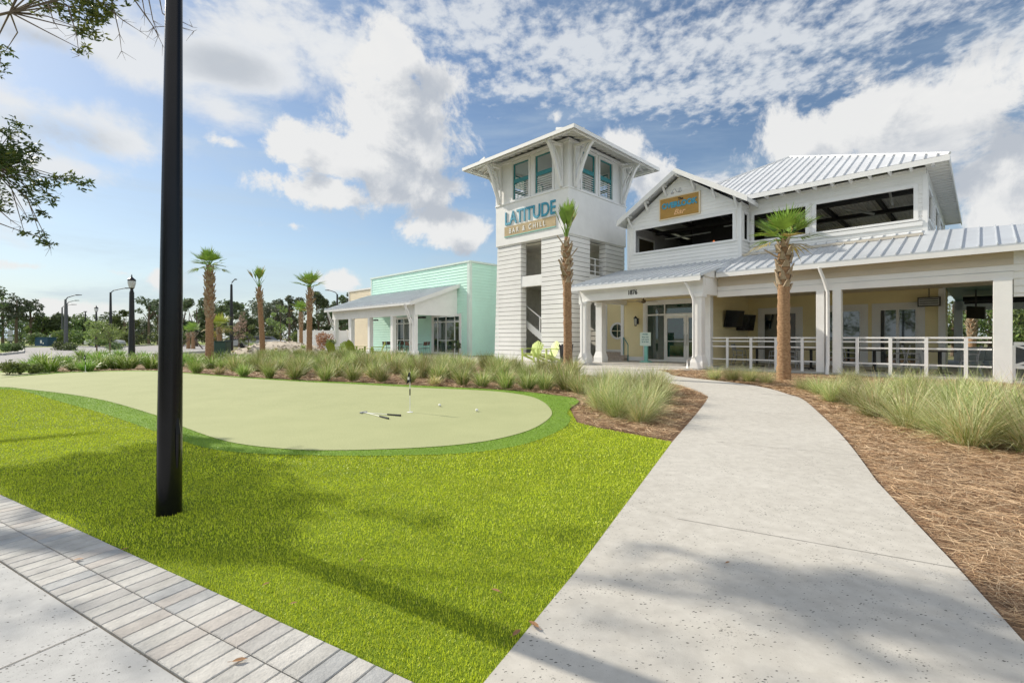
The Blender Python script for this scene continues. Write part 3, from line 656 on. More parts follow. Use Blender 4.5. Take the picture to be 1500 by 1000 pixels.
for sgn in (0, 1):
    bb = TB0 - O if not sgn else TB1 + O; d = 1 if not sgn else -1
    m.box(e[0][0], e[1][0], min(bb, bb + .03 * d), max(bb, bb + .03 * d), 11.16, 11.335)
    aa = TA1 + O if not sgn else TA0 - O; d = -d
    m.box(min(aa, aa + .03 * d), max(aa, aa + .03 * d), TB0 - O + .031, TB1 + O - .031, 11.16, 11.335)
m.build('fascia', WHITETRIM, tw)
m = mk(); n = 17                                       # rafter tails under the eaves
for i in range(1, n):
    u = i / n
    a = e[0][0] + (e[1][0] - e[0][0]) * u; b = e[1][1] + (e[2][1] - e[1][1]) * u
    for (p, q) in (((a, e[0][1] + .03, 11.25), (a, TB0 - .01, 11.25 + sl * O)), ((a, e[2][1] - .03, 11.25), (a, TB1 + .01, 11.25 + sl * O)), ((e[1][0] - .03, b, 11.25), (TA1 + .01, b, 11.25 + sl * O)), ((e[0][0] + .03, b, 11.25), (TA0 - .01, b, 11.25 + sl * O))): m.bar(p, q, .055, .12)
m.build('rafter_tail', WHITETRIM, sof)
m = mk(); 
for w0 in (1, -1):
    pass
for (o1, zz) in ((1.2, 11.16), (.0, 11.36)):
    m.box(TA0 - o1, TA1 + o1, TB0 - o1 - .1, TB0 - o1, zz, zz + .16); m.box(TA1 + o1, TA1 + o1 + .1, TB0 - o1 - .1, TB1 + o1, zz, zz + .16)
    m.box(TA0 - o1 - .1, TA0 - o1, TB0 - o1 - .1, TB1 + o1, zz, zz + .16); m.box(TA0 - o1, TA1 + o1, TB1 + o1, TB1 + o1 + .1, zz, zz + .16)
m.build('eave_beam', WHITETRIM, tw)
def bracket(pa, pb, da, db):                           # da,db: outward direction
    m = mk(); wv = Vector((-db, da, 0)); o = Vector((da, db, 0)); P0 = Vector((pa, pb, 0))
    def seg(u0, z0, u1, z1, w, h): m.bar(P0 + o * u0 + Vector((0, 0, z0)), P0 + o * u1 + Vector((0, 0, z1)), w, h, up=tuple(Vector((0, 0, 1)) if abs(u1 - u0) > .01 else o))
    seg(.07, 9.08, .07, 11.3, .16, .12); seg(.13, 11.22, 1.2, 11.16, .16, .12)
    arc = [(.14, 9.12), (.3, 9.6), (.52, 10.15), (.74, 10.62), (.95, 10.98), (1.14, 11.14)]
    for (u0, z0), (u1, z1) in zip(arc, arc[1:]): seg(u0, z0, u1, z1, .17, .13)
    arc2 = [(.13, 10.0), (.3, 10.45), (.52, 10.82), (.8, 11.12)]
    for (u0, z0), (u1, z1) in zip(arc2, arc2[1:]): seg(u0, z0, u1, z1, .1, .07)
    m.build('bracket', WHITETRIM, tw)
for a in (-19.85, -15.3): bracket(a, TB0 - .06, 0, -1); bracket(a, TB1 + .06, 0, 1)
for b in (19.4, 23.85): bracket(TA1 + .06, b, 1, 0); bracket(TA0 - .06, b, -1, 0)
# its sign
sg = bthing('tower_sign', 'large blue word sign above a tan board with white letters, high on the white tower', 'sign', -17.6, 18.9, 7.17)
m = mk(); m.box(-19.5, -15.7, 18.885, 18.928, 7.17, 7.71); m.build('board', TANPANEL, sg)
m = mk(); m.box(-19.52, -15.68, 18.88, 18.928, 7.125, 7.168); m.build('board_edge', TEALPALE, sg)
text('lettering', 'LATITUDE', LETBLUE, sg, -19.5, 18.9, 7.83, 1.03, .81, .022, .014, spacing=1.0)
text('small_lettering', 'BAR & CHILL', LETWHITE, sg, -19.12, 18.88, 7.30, .40, .78, .012, .003, spacing=1.62)

# ================================================================== restaurant
rb = bthing('restaurant', 'white two storey restaurant with yellow porch walls, metal roofs and a gabled upper bar', 'restaurant', -6, 22, .1)
FZ = .2
m = mk(); m.box(-15.2, -7.46, 17.55, 26, -.1, FZ); m.box(-7.46, 9, 19.0, 34, -.1, FZ - .02); m.build('porch_floor', CONC, rb)
# porch roofs
m = mk(); rz2 = lambda b: 3.93 + (b - 18.7) * .3342
hipb = lambda a: 22.5 if a < -1.36 else 22.42 - (a + 1.36) * .39
pl = [(-7.4, 18.7), (7.6, 18.7), (7.6, hipb(7.6)), (-1.34, hipb(-1.34)), (-1.38, 22.5), (-7.4, 22.5)]
for dz in (0, -.05): m.add([(a, b, rz2(b) + dz) for a, b in pl], [(0, 1, 2, 3, 4, 5)])
m.quad((-7.4, 18.7, 3.88), (7.6, 18.7, 3.88), (7.6, 18.7, 3.93), (-7.4, 18.7, 3.93))
m.quad((-1.34, 22.42, rz2(22.42)), (7.6, hipb(7.6), rz2(hipb(7.6))), (8.6, 27, 3.5), (-1.34, 33, 3.5))
seam_plane(m, -7.4, 7.6, 18.7, 22.5, 3.93, 5.2, .37, top=hipb); rf = m.build('porch_roof', ROOF, rb)
m = mk(); seam_plane(m, -13.45, -7.42, 17.3, 21.52, 3.72, 4.83, .33); m.hexa([(-7.44, 17.32, 3.66), (-7.38, 17.32, 3.66), (-7.38, 21.5, 4.77), (-7.44, 21.5, 4.77), (-7.44, 17.32, 3.73), (-7.38, 17.32, 3.73), (-7.38, 21.5, 4.84), (-7.44, 21.5, 4.84)]); m.build('entry_roof', ROOF, rb)
m = mk(); m.box(-7.4, 7.6, 18.69, 18.73, 3.72, 3.875); m.box(-13.45, -7.42, 17.29, 17.33, 3.5, 3.665); m.build('eave_fascia', WHITETRIM, rb)
m = mk(); m.quad((-7.4, 18.73, 3.78), (7.6, 18.73, 3.78), (7.6, 19.12, 3.84), (-7.4, 19.12, 3.84)); m.quad((-13.4, 17.33, 3.56), (-7.42, 17.33, 3.56), (-7.42, 17.72, 3.62), (-13.4, 17.72, 3.62)); m.build('eave_soffit', SOFFIT, rb)
# beams
m = mk(); m.box(-13.3, -7.5, 17.7, 17.95, 3.04, 3.36); m.box(-13.3, -7.5, 17.73, 17.92, 3.362, 3.7); m.box(-13.3, -13.05, 17.951, 21.5, 3.06, 3.7); m.box(-7.75, -7.5, 17.951, 19.1, 3.04, 3.7)
m.hexa([(-7.52, 17.74, 3.702), (-7.45, 17.74, 3.702), (-7.45, 21.4, 3.702), (-7.52, 21.4, 3.702), (-7.52, 17.74, 3.76), (-7.45, 17.74, 3.76), (-7.45, 21.4, 4.74), (-7.52, 21.4, 4.74)])
m.build('entry_beam', WHITE, rb)
m = mk(); m.box(-7.49, .6, 19.1, 19.3, 2.98, 3.95); lap(m, 'a', 19.1, -7.49, .6, 3.22, 3.4, h=.2, lip=.024); m.box(-7.49, .6, 19.06, 19.098, 2.98, 3.2)
lap(m, 'a', 19.1, .6, 9, 2.5, 3.95, h=.2, lip=.024); m.box(.6, 9, 19.105, 19.3, 2.5, 3.95); m.build('porch_beam', WHITE2, rb)
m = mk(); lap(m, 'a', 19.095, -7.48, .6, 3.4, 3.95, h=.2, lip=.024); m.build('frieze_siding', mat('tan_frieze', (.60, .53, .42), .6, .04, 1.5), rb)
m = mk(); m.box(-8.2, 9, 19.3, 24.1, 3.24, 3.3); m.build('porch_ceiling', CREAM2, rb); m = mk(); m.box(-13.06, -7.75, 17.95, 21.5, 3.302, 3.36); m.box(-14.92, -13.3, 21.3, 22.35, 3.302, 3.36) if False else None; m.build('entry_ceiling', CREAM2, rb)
m = mk(); m.box(-1.0, 9, 24.1, 33.5, 3.25, 3.31); m.build('bar_ceiling', mat('teal_green_ceiling', (.02, .14, .10), .35, .1, 3), rb)
# columns
def column(a0, a1, b0, b1, z0, z1, flare=True):
    m = mk(); m.box(a0, a1, b0, b1, z0, z1)
    if flare:
        f = .07
        m.hexa([(a0 - f, b0 - f, z0), (a1 + f, b0 - f, z0), (a1 + f, b1 + f, z0), (a0 - f, b1 + f, z0), (a0 - f, b0 - f, z0 + .22), (a1 + f, b0 - f, z0 + .22), (a1 + f, b1 + f, z0 + .22), (a0 - f, b1 + f, z0 + .22)])
        m.hexa([(a0 - f, b0 - f, z0 + .22), (a1 + f, b0 - f, z0 + .22), (a1 + f, b1 + f, z0 + .22), (a0 - f, b1 + f, z0 + .22), (a0 - .003, b0 - .003, z0 + .5), (a1 + .003, b0 - .003, z0 + .5), (a1 + .003, b1 + .003, z0 + .5), (a0 - .003, b1 + .003, z0 + .5)])
        m.box(a0 - .04, a1 + .04, b0 - .04, b1 + .04, z1 - .14, z1 - .003)
    return m.build('column', WHITE, rb, bevel=.008)
column(-13.2, -12.85, 17.65, 18.0, FZ, 3.04); column(-13.2, -12.85, 18.9, 19.25, FZ, 3.06); column(-7.86, -7.51, 17.62, 17.97, FZ, 3.04)
column(-8.06, -7.76, 19.04, 19.34, .12, 3.6, False)
column(-4.1, -3.86, 19.02, 19.32, .08, 2.98, False); column(-3.62, -3.38, 19.02, 19.32, .08, 2.98, False)
column(.2, .58, 18.99, 19.4, .05, 2.98, False)
# ground floor walls
m = mk(); DZ = 3.36
lap(m, 'a', 21.5, -13.3, -8.15, FZ, DZ, [(-11.95, -8.75, FZ, 3.05)]); lap(m, 'b', -8.0, 19.36, 24.1, FZ - .02, DZ); lap(m, 'a', 22.3, -14.95, -13.3, .5, DZ)
lap(m, 'a', 24.1, -8.0, -1.06, FZ - .02, DZ, [(-7.35, -5.9, FZ, 2.55), (-4.95, -3.55, FZ, 2.55), (-3.02, -1.78, FZ, 2.55)])
lap(m, 'b', -1.06, 24.1, 27, FZ, DZ); m.quad((-13.3, 21.5, FZ), (-13.3, 22.3, FZ), (-13.3, 22.3, DZ), (-13.3, 21.5, DZ)); m.quad((-8.15, 19.36, FZ), (-8.0, 19.36, FZ), (-8.0, 19.36, 3.3), (-8.15, 19.36, 3.3))
m.build('yellow_wall', CREAM, rb)
for bxx in ((-13.4, -13.22, 21.44, 21.6, FZ, DZ - .07), (-14.95, -14.78, 22.25, 22.36, .5, DZ - .07), (-1.2, -1.0, 24.03, 24.2, FZ, DZ - .14)):
    m = mk(); m.box(*bxx); m.build('corner_trim', WHITETRIM, rb)
for bxx in ((-14.78, -13.41, 22.25, 22.33, .5, .72), (-13.22, -11.98, 21.45, 21.53, FZ, FZ + .2), (-7.98, -1.2, 24.05, 24.13, FZ - .02, FZ + .16)):
    m = mk(); m.box(*bxx); m.build('baseboard', WHITETRIM, rb)
m = mk()
for i in range(3): m.box(-14.95, -12.95, 21.0 + .33 * i, 22.24, FZ + .13 * i + (0 if i == 0 else .001), FZ + .13 * (i + 1))
m.build('entry_step', BRICKSTEP, rb)
# round window
wx = mk(); ca, cz_, r_ = -14.12, 1.74, .36; n = 28
for i in range(n):
    t0, t1 = 2 * math.pi * i / n, 2 * math.pi * (i + 1) / n; pts = []
    for yy in (22.24, 22.31):
        for r in (r_, r_ + .11):
            for tt in (t0, t1): pts.append((ca + r * math.cos(tt), yy, cz_ + r * math.sin(tt)))
    wx.hexa([pts[0], pts[1], pts[5], pts[4], pts[2], pts[3], pts[7], pts[6]])
f = wx.build('round_window', WHITETRIM, rb)
m = mk(); m.prism([(ca + r_ * math.cos(2 * math.pi * i / n), cz_ + r_ * math.sin(2 * math.pi * i / n)) for i in range(n)], 22.262, 22.275, 'y'); m.build('pane', GLASS, f)
m = mk(); m.box(ca - .015, ca + .015, 22.25, 22.261, cz_ - r_, cz_ + r_); m.box(ca - r_, ca + r_, 22.246, 22.2495, cz_ - .015, cz_ + .015); m.build('muntin', CREAM2, f)
# entrance glazing
m = mk(); DB = 21.5
frame_a(m, DB, -11.95, -8.75, FZ, 3.05, .16, .06, False)
for a in (-11.95, -11.0, -8.8): m.box(a, a + .055, DB - .02, DB + .06, FZ, 3.05)
m.box(-11.895, -8.8, DB - .018, DB + .058, 2.45, 2.53); m.box(-11.895, -11.0, DB - .018, DB + .058, FZ, FZ + .1); m.box(-11.895, -8.8, DB - .018, DB + .058, 2.98, 3.048)
ef = m.build('entrance_frame', WHITETRIM, rb)
m = mk(); m.box(-11.9, -11.0, DB + .025, DB + .035, FZ + .1, 2.45); m.box(-11.9, -8.8, DB + .025, DB + .035, 2.53, 2.98); m.build('sidelight_pane', GLASS, ef)
for a0, a1, hs in ((-10.94, -9.89, 1), (-9.87, -8.81, 0)):
    m = mk(); y0, y1 = DB - .03, DB + .02
    m.box(a0, a0 + .11, y0, y1, FZ + .015, 2.44); m.box(a1 - .11, a1, y0, y1, FZ + .015, 2.44); m.box(a0 + .11, a1 - .11, y0, y1, FZ + .015, FZ + .24); m.box(a0 + .11, a1 - .11, y0, y1, 2.3, 2.44)
    d = m.build('glass_door', WHITETRIM, rb)
    m = mk(); m.box(a0 + .11, a1 - .11, DB - .008, DB + .004, FZ + .24, 2.3); m.build('pane', GLASS, d)
    h = mk(); x = a1 - .06 if hs else a0 + .06; h.tube([(x, DB - .03, 1.0), (x, DB - .1, 1.0), (x, DB - .1, 1.5), (x, DB - .03, 1.5)], .014, 6); h.build('handle', GREYMETAL, d)
    h = mk(); h.box(a0 + .11, a1 - .11, DB - .05, DB - .035, 1.17, 1.23); h.build('push_bar', GREYMETAL, d)
# porch windows
for a0, a1 in ((-7.35, -5.9), (-4.95, -3.55), (-3.02, -1.78)):
    m = mk(); c = 24.1; frame_a(m, c, a0, a1, FZ, 2.55, .2, .05, False)
    for q0, q1 in ((a0, a0 + .08), ((a0 + a1) / 2 - .05, (a0 + a1) / 2 + .05), (a1 - .08, a1)): m.box(q0, q1, c - .03, c + .03, FZ, 2.55)
    m.box(a0 + .08, a1 - .08, c - .028, c + .028, 2.47, 2.548); m.box(a0 + .08, a1 - .08, c - .028, c + .028, FZ, FZ + .12)
    f = m.build('sliding_window', WHITETRIM, rb)
    m = mk(); m.box(a0 + .06, a1 - .06, c + .0, c + .012, FZ + .1, 2.49); m.build('pane', GLASSB, f)
# far side of the open bar
m = mk()
for a in (-.9, 2.2, 5.2, 8.6): m.box(a - .16, a + .16, 33.1, 33.4, FZ, 3.25)
m.box(-1, 9, 33.1, 33.4, 2.75, 3.25); m.box(-1, 9, 33.15, 33.3, FZ, .9); m.build('rear_opening', WHITE, rb)
# ---- upper storey
GA0, GA1, GB, UB, UA = -12.93, -7.44, 21.5, 22.5, -1.44
m = mk(); pk = 9.05; gc = (GA0 + GA1) / 2
def gclip(z): 
    if z < 7.2: return (GA0, GA1)
    u = (pk - z) / (pk - 7.2); u = max(u, 0); return (gc + (GA0 - gc) * u, gc + (GA1 - gc) * u)
lap(m, 'a', GB, GA0, GA1, 4.7, pk, [(-12.54, -7.77, 5.68, 6.82)], clip=gclip, h=.16, lip=.024)
lap(m, 'b', GA1, GB, UB, 4.8, 7.3, [(21.8, 22.3, 5.68, 6.82)], h=.16, lip=.024); lap(m, 'l', GA0, GB, 34, 4.5, 7.3, [], h=.16, lip=.024)
lap(m, 'a', UB, GA1, UA, 4.9, 7.5, [(-7.28, -5.22, 5.68, 6.82), (-4.84, -1.79, 5.68, 6.82)], h=.16, lip=.024)
BW = [(22.95, 24.6), (26.4, 28.2), (29.5, 31.3)]
lap(m, 'b', UA, UB, 34, 4.6, 7.5, [(x, y, 5.68, 6.82) for x, y in BW], h=.16, lip=.024)
m.build('upper_wall', WHITE2, rb)
for a0, a1, c in ((-12.54, -7.77, GB), (-7.22, -5.22, UB), (-4.84, -1.79, UB)):
    m = mk(); frame_a(m, c, a0, a1, 5.68, 6.82, .13, .05); m.build('opening_casing', WHITETRIM, rb)
m = mk(); frame_b(m, GA1, 21.8, 22.3, 5.68, 6.82, .1, .045); m.build('opening_casing', WHITETRIM, rb)
for x, y in BW: m = mk(); frame_b(m, UA, x, y, 5.68, 6.82, .1, .05); m.build('opening_casing', WHITETRIM, rb)
for a, b in ((GA0, GB), (GA1, GB), (UA, UB)): m = mk(); m.box(a - .1, a + .035, b - .035, b + .1, 4.7, 7.25); m.build('corner_board', WHITETRIM, rb)
for bxx in ((GA0, GA1, GB - .045, GB + .01, 6.96, 7.08), (GA1 + .04, UA - .1, UB - .07, UB, 5.42, 5.56), (GA0 + .04, GA1 - .1, GB - .06, GB + .01, 4.62, 4.8)): m = mk(); m.box(*bxx); m.build('band_board', WHITETRIM, rb)
# room behind the openings
m = mk(); m.box(GA0 + .05, UA - .03, GB + .05, 34, 4.9, 5.0); m.build('upper_floor', mat('bounce_floor_boards', (.55, .5, .42), .5, .1, 2), rb)  # floor out of view, made pale to bounce light onto the ceiling
m = mk(); m.box(GA0 + .04, -7.7, 33.6, 33.8, 5, 9); m.box(-7.7, -7.55, 25.5, 33.6, 5, 7.3);  m.build('room_wall', GREYWALL, rb)  # rest of the back wall left out so light reaches the ceiling
m = mk(); m.box(GA0 + .03, GA0 + .06, GB + .06, 33.5, 5, 7.2); m.build('side_lining', GREYWALL, rb)
m = mk(); frame_b(m, GA0 + .065, 22.3, 23.9, 5.5, 6.6, .1, .05); f_ = m.build('side_window', WHITETRIM, rb); m = mk(); m.box(GA0 + .066, GA0 + .08, 22.3, 23.9, 5.5, 6.6); m.build('pane', mat('brown_dark_pane', (.07, .055, .035), .15), f_)
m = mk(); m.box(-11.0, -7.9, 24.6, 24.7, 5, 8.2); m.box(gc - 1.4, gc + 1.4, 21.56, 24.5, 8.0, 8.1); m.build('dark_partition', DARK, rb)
m = mk()
for a in np.arange(GA0 + .3, UA, 1.9): m.box(a - .06, a + .06, 22.7, 33.5, 7.1, 7.26)
for b in (24, 27, 30): m.box(GA0 + .2, UA - .2, b - .12, b + .12, 6.98, 7.139)
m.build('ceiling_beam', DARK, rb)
m = mk(); m.box(-7.3, UA - .1, 22.65, 33.5, 7.31, 7.36)
for a in np.arange(-7.2, UA - .1, .16): m.box(a, a + .06, 22.66, 33.4, 7.27, 7.309)
m.build('ceiling_deck', DECKMETAL, rb)
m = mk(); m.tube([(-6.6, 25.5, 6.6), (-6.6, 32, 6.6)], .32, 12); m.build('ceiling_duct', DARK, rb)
for q_, r_ in (([(-4.3, 24.5, 6.95), (-3.2, 24.5, 6.5)], .05), ([(-2.6, 23.6, 7.1), (-2.5, 23.6, 6.55)], .045)): m = mk(); m.tube(q_, r_, 6); m.build('speaker_arm', GREYMETAL, rb)
m = mk(); m.box(-4.6, -3.0, 25.0, 25.08, 5.6, 6.1); m.build('room_screen', BLACKSTEEL, rb)
for q_ in ([(-12, 23.6, 6.62), (-9.6, 23.6, 6.62)], [(-8.8, 23.2, 6.7), (-7.9, 23.2, 6.7)], [(-11, 24.2, 6.2), (-9.9, 24.2, 6.05)]): m = mk(); m.tube(q_, .035, 6); m.build('strip_lamp', GREYMETAL, rb)
m = mk()
for a, b, z in ((-9.6, 24.0, 6.15), (-8.55, 23.8, 6.2)): m.tube([(a, b, z + .16), (a, b, 7.0)], .008, 4)
m.build('pendant_cord', DARK, rb)
m = mk()
for a, b, z in ((-9.6, 24.0, 6.15), (-8.55, 23.8, 6.2)): m.lathe([(.03, z + .12), (.06, z + .05), (.06, z - .02)], 10, (a, b))
em = bpy.data.materials.new('amber_lamp'); em.use_nodes = True; pp = em.node_tree.nodes['Principled BSDF']; pp.inputs['Base Color'].default_value = (.3, .08, .02, 1); pp.inputs['Emission Color'].default_value = (1, .25, .06, 1); pp.inputs['Emission Strength'].default_value = .7
m.build('pendant_lamp', em, rb)
# gable roof, hip roof
m = mk(); sp = 1.95 / 3.15; ez, rz_ = 7.3, 9.25
for sgn in (-1, 1):
    ae = gc + sgn * 3.17; n = 11
    m.hexa([(ae, 21.0, ez - .06), (gc, 21.0, rz_ - .06), (gc, 26.6, rz_ - .06), (ae, 26.6, ez - .06), (ae, 21.0, ez), (gc, 21.0, rz_), (gc, 26.6, rz_), (ae, 26.6, ez)])
    for i in range(n + 1):
        b = 21.02 + (5.55) * i / n; m.hexa([(ae, b - .015, ez), (gc, b - .015, rz_), (gc, b + .015, rz_), (ae, b + .015, ez), (ae, b - .015, ez + .05), (gc, b - .015, rz_ + .05), (gc, b + .015, rz_ + .05), (ae, b + .015, ez + .05)])
m.build('gable_roof', ROOFW, rb)
m = mk()
for sgn in (-1, 1):
    ae = gc + sgn * 3.17; m.hexa([(ae, 20.97, ez - .2), (gc, 20.97, rz_ - .2), (gc, 21.02, rz_ - .2), (ae, 21.02, ez - .2), (ae, 20.97, ez + .05), (gc, 20.97, rz_ + .05), (gc, 21.02, rz_ + .05), (ae, 21.02, ez + .05)])
    m.box(min(ae, ae - sgn * .03), max(ae, ae - sgn * .03), 21.021, 24.2, ez - .18, ez - .02)
    for u in (.12, .42, .72):
        a = gc + (ae - gc) * (u + .1); zt = rz_ - .07 - abs(a - gc) * sp
        m.hexa([(a - .05, 21.02, zt - .1), (a + .05, 21.02, zt - .1), (a + .05, 21.46, zt - .1), (a - .05, 21.46, zt - .1), (a - .05, 21.02, zt), (a + .05, 21.02, zt), (a + .05, 21.46, zt), (a - .05, 21.46, zt)])
        m.bar((a, 21.1, zt - .1), (a, 21.45, zt - .52), .08, .08)
m.box(gc - .05, gc + .05, 21.02, 21.46, rz_ - .28, rz_ - .15)
m.build('barge_board', WHITETRIM, rb)
HA0, HA1, HB0, HZ = -13.9, -.8, 21.9, 7.62; hm = (HA0 + HA1) / 2; hs_ = (HA1 - HA0) / 2; HAP = HZ + hs_ * .523; HB1 = HB0 + 2 * hs_
ec = [(HA0, HB0), (HA1, HB0), (HA1, HB1), (HA0, HB1)]
m = mk()
for i in range(4): m.tri((*ec[i], HZ), (*ec[(i + 1) % 4], HZ), (hm, HB0 + hs_, HAP))
seam_plane(m, HA0, HA1, HB0, HB0 + hs_, HZ, HAP, .34, top=lambda a: HB0 + hs_ - abs(a - hm))
m.build('hip_roof', ROOFW, rb)
m = mk(); m.tube([(HA1, HB0, HZ + .03), (hm, HB0 + hs_, HAP + .03)], .05, 6); m.tube([(HA0, HB0, HZ + .03), (hm, HB0 + hs_, HAP + .03)], .05, 6); m.build('ridge_cap', ROOFW, rb)
m = mk(); m.quad((HA0, HB0 + .03, HZ - .08), (HA1, HB0 + .03, HZ - .08), (HA1, UB + .05, HZ - .03), (HA0, UB + .05, HZ - .03)); m.quad((UA - .05, HB0 + .03, HZ - .06), (HA1, HB0 + .03, HZ - .085), (HA1, HB1, HZ - .085), (UA - .05, HB1, HZ - .06))
m.quad((HA0, HB0 + .03, HZ - .08), (GA0, HB0 + .03, HZ - .08), (GA0, HB1, HZ - .08), (HA0, HB1, HZ - .08)); sof = m.build('upper_soffit', SOFFIT, rb)
m = mk()
m.box(-7.62, HA1, HB0 - .005, HB0 + .025, HZ - .2, HZ - .01); m.box(HA1 - .03, HA1 + .004, HB0 + .026, HB1, HZ - .2, HZ - .01); m.box(HA0, HA0 + .03, HB0 + .026, HB1, HZ - .2, HZ - .01); m.box(HA0, -12.74, HB0 - .005, HB0 + .025, HZ - .2, HZ - .01)
m.build('upper_fascia', WHITETRIM, rb)
m = mk(); a = GA1 + .8
while a < HA1 - .1: m.box(a - .04, a + .04, HB0 + .03, UB, HZ - .2, HZ - .09); a += .6
b = HB0 + .4
while b < HB1 - .2: m.box(UA, HA1 - .04, b - .03, b + .03, HZ - .2, HZ - .09); b += .42
m.build('rafter_tail', WHITETRIM, sof)
# downspouts
m = mk(); m.tube([(-13.1, 17.38, 3.55), (-13.05, 17.5, 3.2), (-13.02, 17.58, 2.9), (-13.02, 17.58, .5), (-13.12, 17.46, .38), (-13.12, 17.44, .22)], .045, 8)
m.build('downspout', WHITETRIM, rb, smooth=True)
m = mk(); m.tube([(-8.1, 17.36, 3.6), (-7.9, 17.45, 3.2), (-7.78, 17.54, 2.8), (-7.78, 17.54, .62), (-7.95, 17.42, .5), (-7.95, 17.38, .2)], .05, 8); m.build('downspout', WHITETRIM, rb, smooth=True)
m = mk(); m.tube([(-3.95, 18.72, 3.75), (-3.82, 18.85, 3.3), (-3.74, 18.96, 2.9), (-3.74, 18.96, .5), (-3.74, 18.9, .35), (-3.74, 18.86, .1)], .055, 8); m.build('downspout', WHITETRIM, rb, smooth=True)
text('house_number', '1876', LETBLACK, rb, -10.72, 17.695, 3.19, .27, .85, .012, .004)
# right bay infill with crossed rail
m = mk(); 
for z in (1.15, .5): m.box(.6, 9, 19.12, 19.2, z, z + .09)
for i in range(6):
    a = .62 + i * 1.4; m.bar((a, 19.16, .59), (a + 1.36, 19.16, 1.15), .06, .06); m.bar((a, 19.162, 1.15), (a + 1.36, 19.162, .59), .06, .055); m.box(a - .04, a + .02, 19.11, 19.21, .1, 1.149)
m.build('crossed_rail', WHITE, rb)

# gable sign
gs = bthing('bar_sign', 'ochre board with ragged blue word and peach script, on the white gable', 'sign', -10.2, 21.45, 7.1)
m = mk(); m.box(-11.16, -9.25, 21.40, 21.46, 7.12, 8.08); m.build('board', OCHRE, gs)
m = mk(); m.box(-11.22, -9.19, 21.395, 21.47, 8.081, 8.13); m.box(-11.22, -9.19, 21.395, 21.47, 7.07, 7.119); m.box(-11.22, -11.161, 21.395, 21.47, 7.12, 8.08); m.box(-9.249, -9.19, 21.395, 21.47, 7.12, 8.08); m.build('frame', CREAM2, gs)
text('lettering', 'OVERLOOK', LETBLUE, gs, -10.2, 21.395, 7.60, .36, .9, .02, .016, 'CENTER')
text('script_lettering', 'Bar', LETPEACH, gs, -10.2, 21.395, 7.24, .34, 1.15, .012, .004, 'CENTER', .35)
text('small_lettering', 'The', LETBLACK, gs, -10.12, 21.395, 7.9, .16, 1, .01, .004, 'CENTER')
m = mk()
for da in (-.12, .1): m.tube([(-10.2 + da, 21.44, 8.3), (-10.2 + da * 1.2, 21.3, 8.42), (-10.2 + da * 1.4, 21.15, 8.36), (-10.2 + da * 1.5, 21.1, 8.26)], .016, 6); m.lathe([(.02, 8.26), (.07, 8.2), (.075, 8.17)], 8, (-10.2 + da * 1.5, 21.1))
m.build('gooseneck_lamp', GREYMETAL, gs)

# porch railing
pr = bthing('porch_railing', 'white metal railing of four flat rails along the yellow porch front', 'railing', -3.6, 19.2, .18)
for a0, a1 in ((-7.74, -4.12), (-3.37, .18)):
    for z in (1.33, 1.205, 1.0, .5):
        m = mk(); m.box(a0, a1, 19.17, 19.22, z, z + (.055 if z > 1.3 else .045)); m.build('rail', WHITETRIM, pr)
for px in (1066, 1100.5, 1137, 1175.5, 1256, 1304.5, 1357, 1415):
    r = (px - CX) / F; Y = 1.41421 * 19.18 / (1 + r); a = S2 * Y * (r - 1)
    m = mk(); m.box(a - .045, a + .045, 19.12, 19.168, .12, 1.385); m.build('post', WHITETRIM, pr)
# ================================================================== mint building with porch
mb_ = bthing('mint_building', 'mint green clapboard building with a grey roofed white porch, left of the tower', 'building', -32, 24, .1)
MA0, MA1, MBF, MZ = -39.3, -25.4, 21.2, 6.62
m = mk(); lap(m, 'a', MBF, MA0, MA1, .1, MZ, [(-34.15, -30.9 + .0, .13, 2.95)] if False else [(-29.7, -26.45, .13, 2.92), (-35.4, -32.2, .13, 2.92)], h=.21, lip=.03); lap(m, 'b', MA1, MBF, 32, .1, MZ, h=.21, lip=.035)
m.build('wall', MINT, mb_)
m = mk(); m.box(MA1 - .22, MA1 + .04, MBF - .04, MBF + .2, .1, MZ + .02); m.box(MA0, MA0 + .2, MBF - .04, MBF + .1, .1, MZ + .02); m.box(MA0 - .05, MA1 + .07, MBF - .07, MBF + .3, MZ + .021, MZ + .16); m.box(MA1 - .25, MA1 + .07, MBF + .301, 32, MZ + .021, MZ + .16); m.box(MA0, MA1 - .26, MBF + .301, 32, MZ - .1, MZ); m.build('trim', MINTPALE, mb_)
m = mk(); m.box(MA0 - 1, -26.6, 17.4, 21.2, .0, .17); m.build('porch_floor', CONC, mb_)
m = mk(); seam_plane(m, MA0 - .5, -26.5, 17.1, 21.25, 3.74, 5.2, .45); m.build('porch_roof', ROOF, mb_)
m = mk(); m.box(MA0 - .5, -26.5, 17.09, 17.12, 3.54, 3.68); m.hexa([(-26.5, 17.1, 3.5), (-26.46, 17.1, 3.5), (-26.46, 21.2, 4.95), (-26.5, 21.2, 4.95), (-26.5, 17.1, 3.76), (-26.46, 17.1, 3.76), (-26.46, 21.2, 5.23), (-26.5, 21.2, 5.23)]); m.build('fascia', WHITETRIM, mb_)
m = mk(); m.box(MA0, -26.9, 17.6, 17.9, 2.9, 3.75); m.add([(-26.88, 17.6, 2.9), (-26.88, 21.19, 2.9), (-26.88, 21.19, 5.1), (-26.88, 17.6, 3.84), (-26.76, 17.6, 2.9), (-26.76, 21.19, 2.9), (-26.76, 21.19, 5.1), (-26.76, 17.6, 3.84)], [(0, 1, 2, 3), (4, 5, 6, 7), (0, 1, 5, 4), (0, 3, 7, 4), (1, 2, 6, 5), (2, 3, 7, 6)]); m.build('porch_beam', WHITE, mb_)
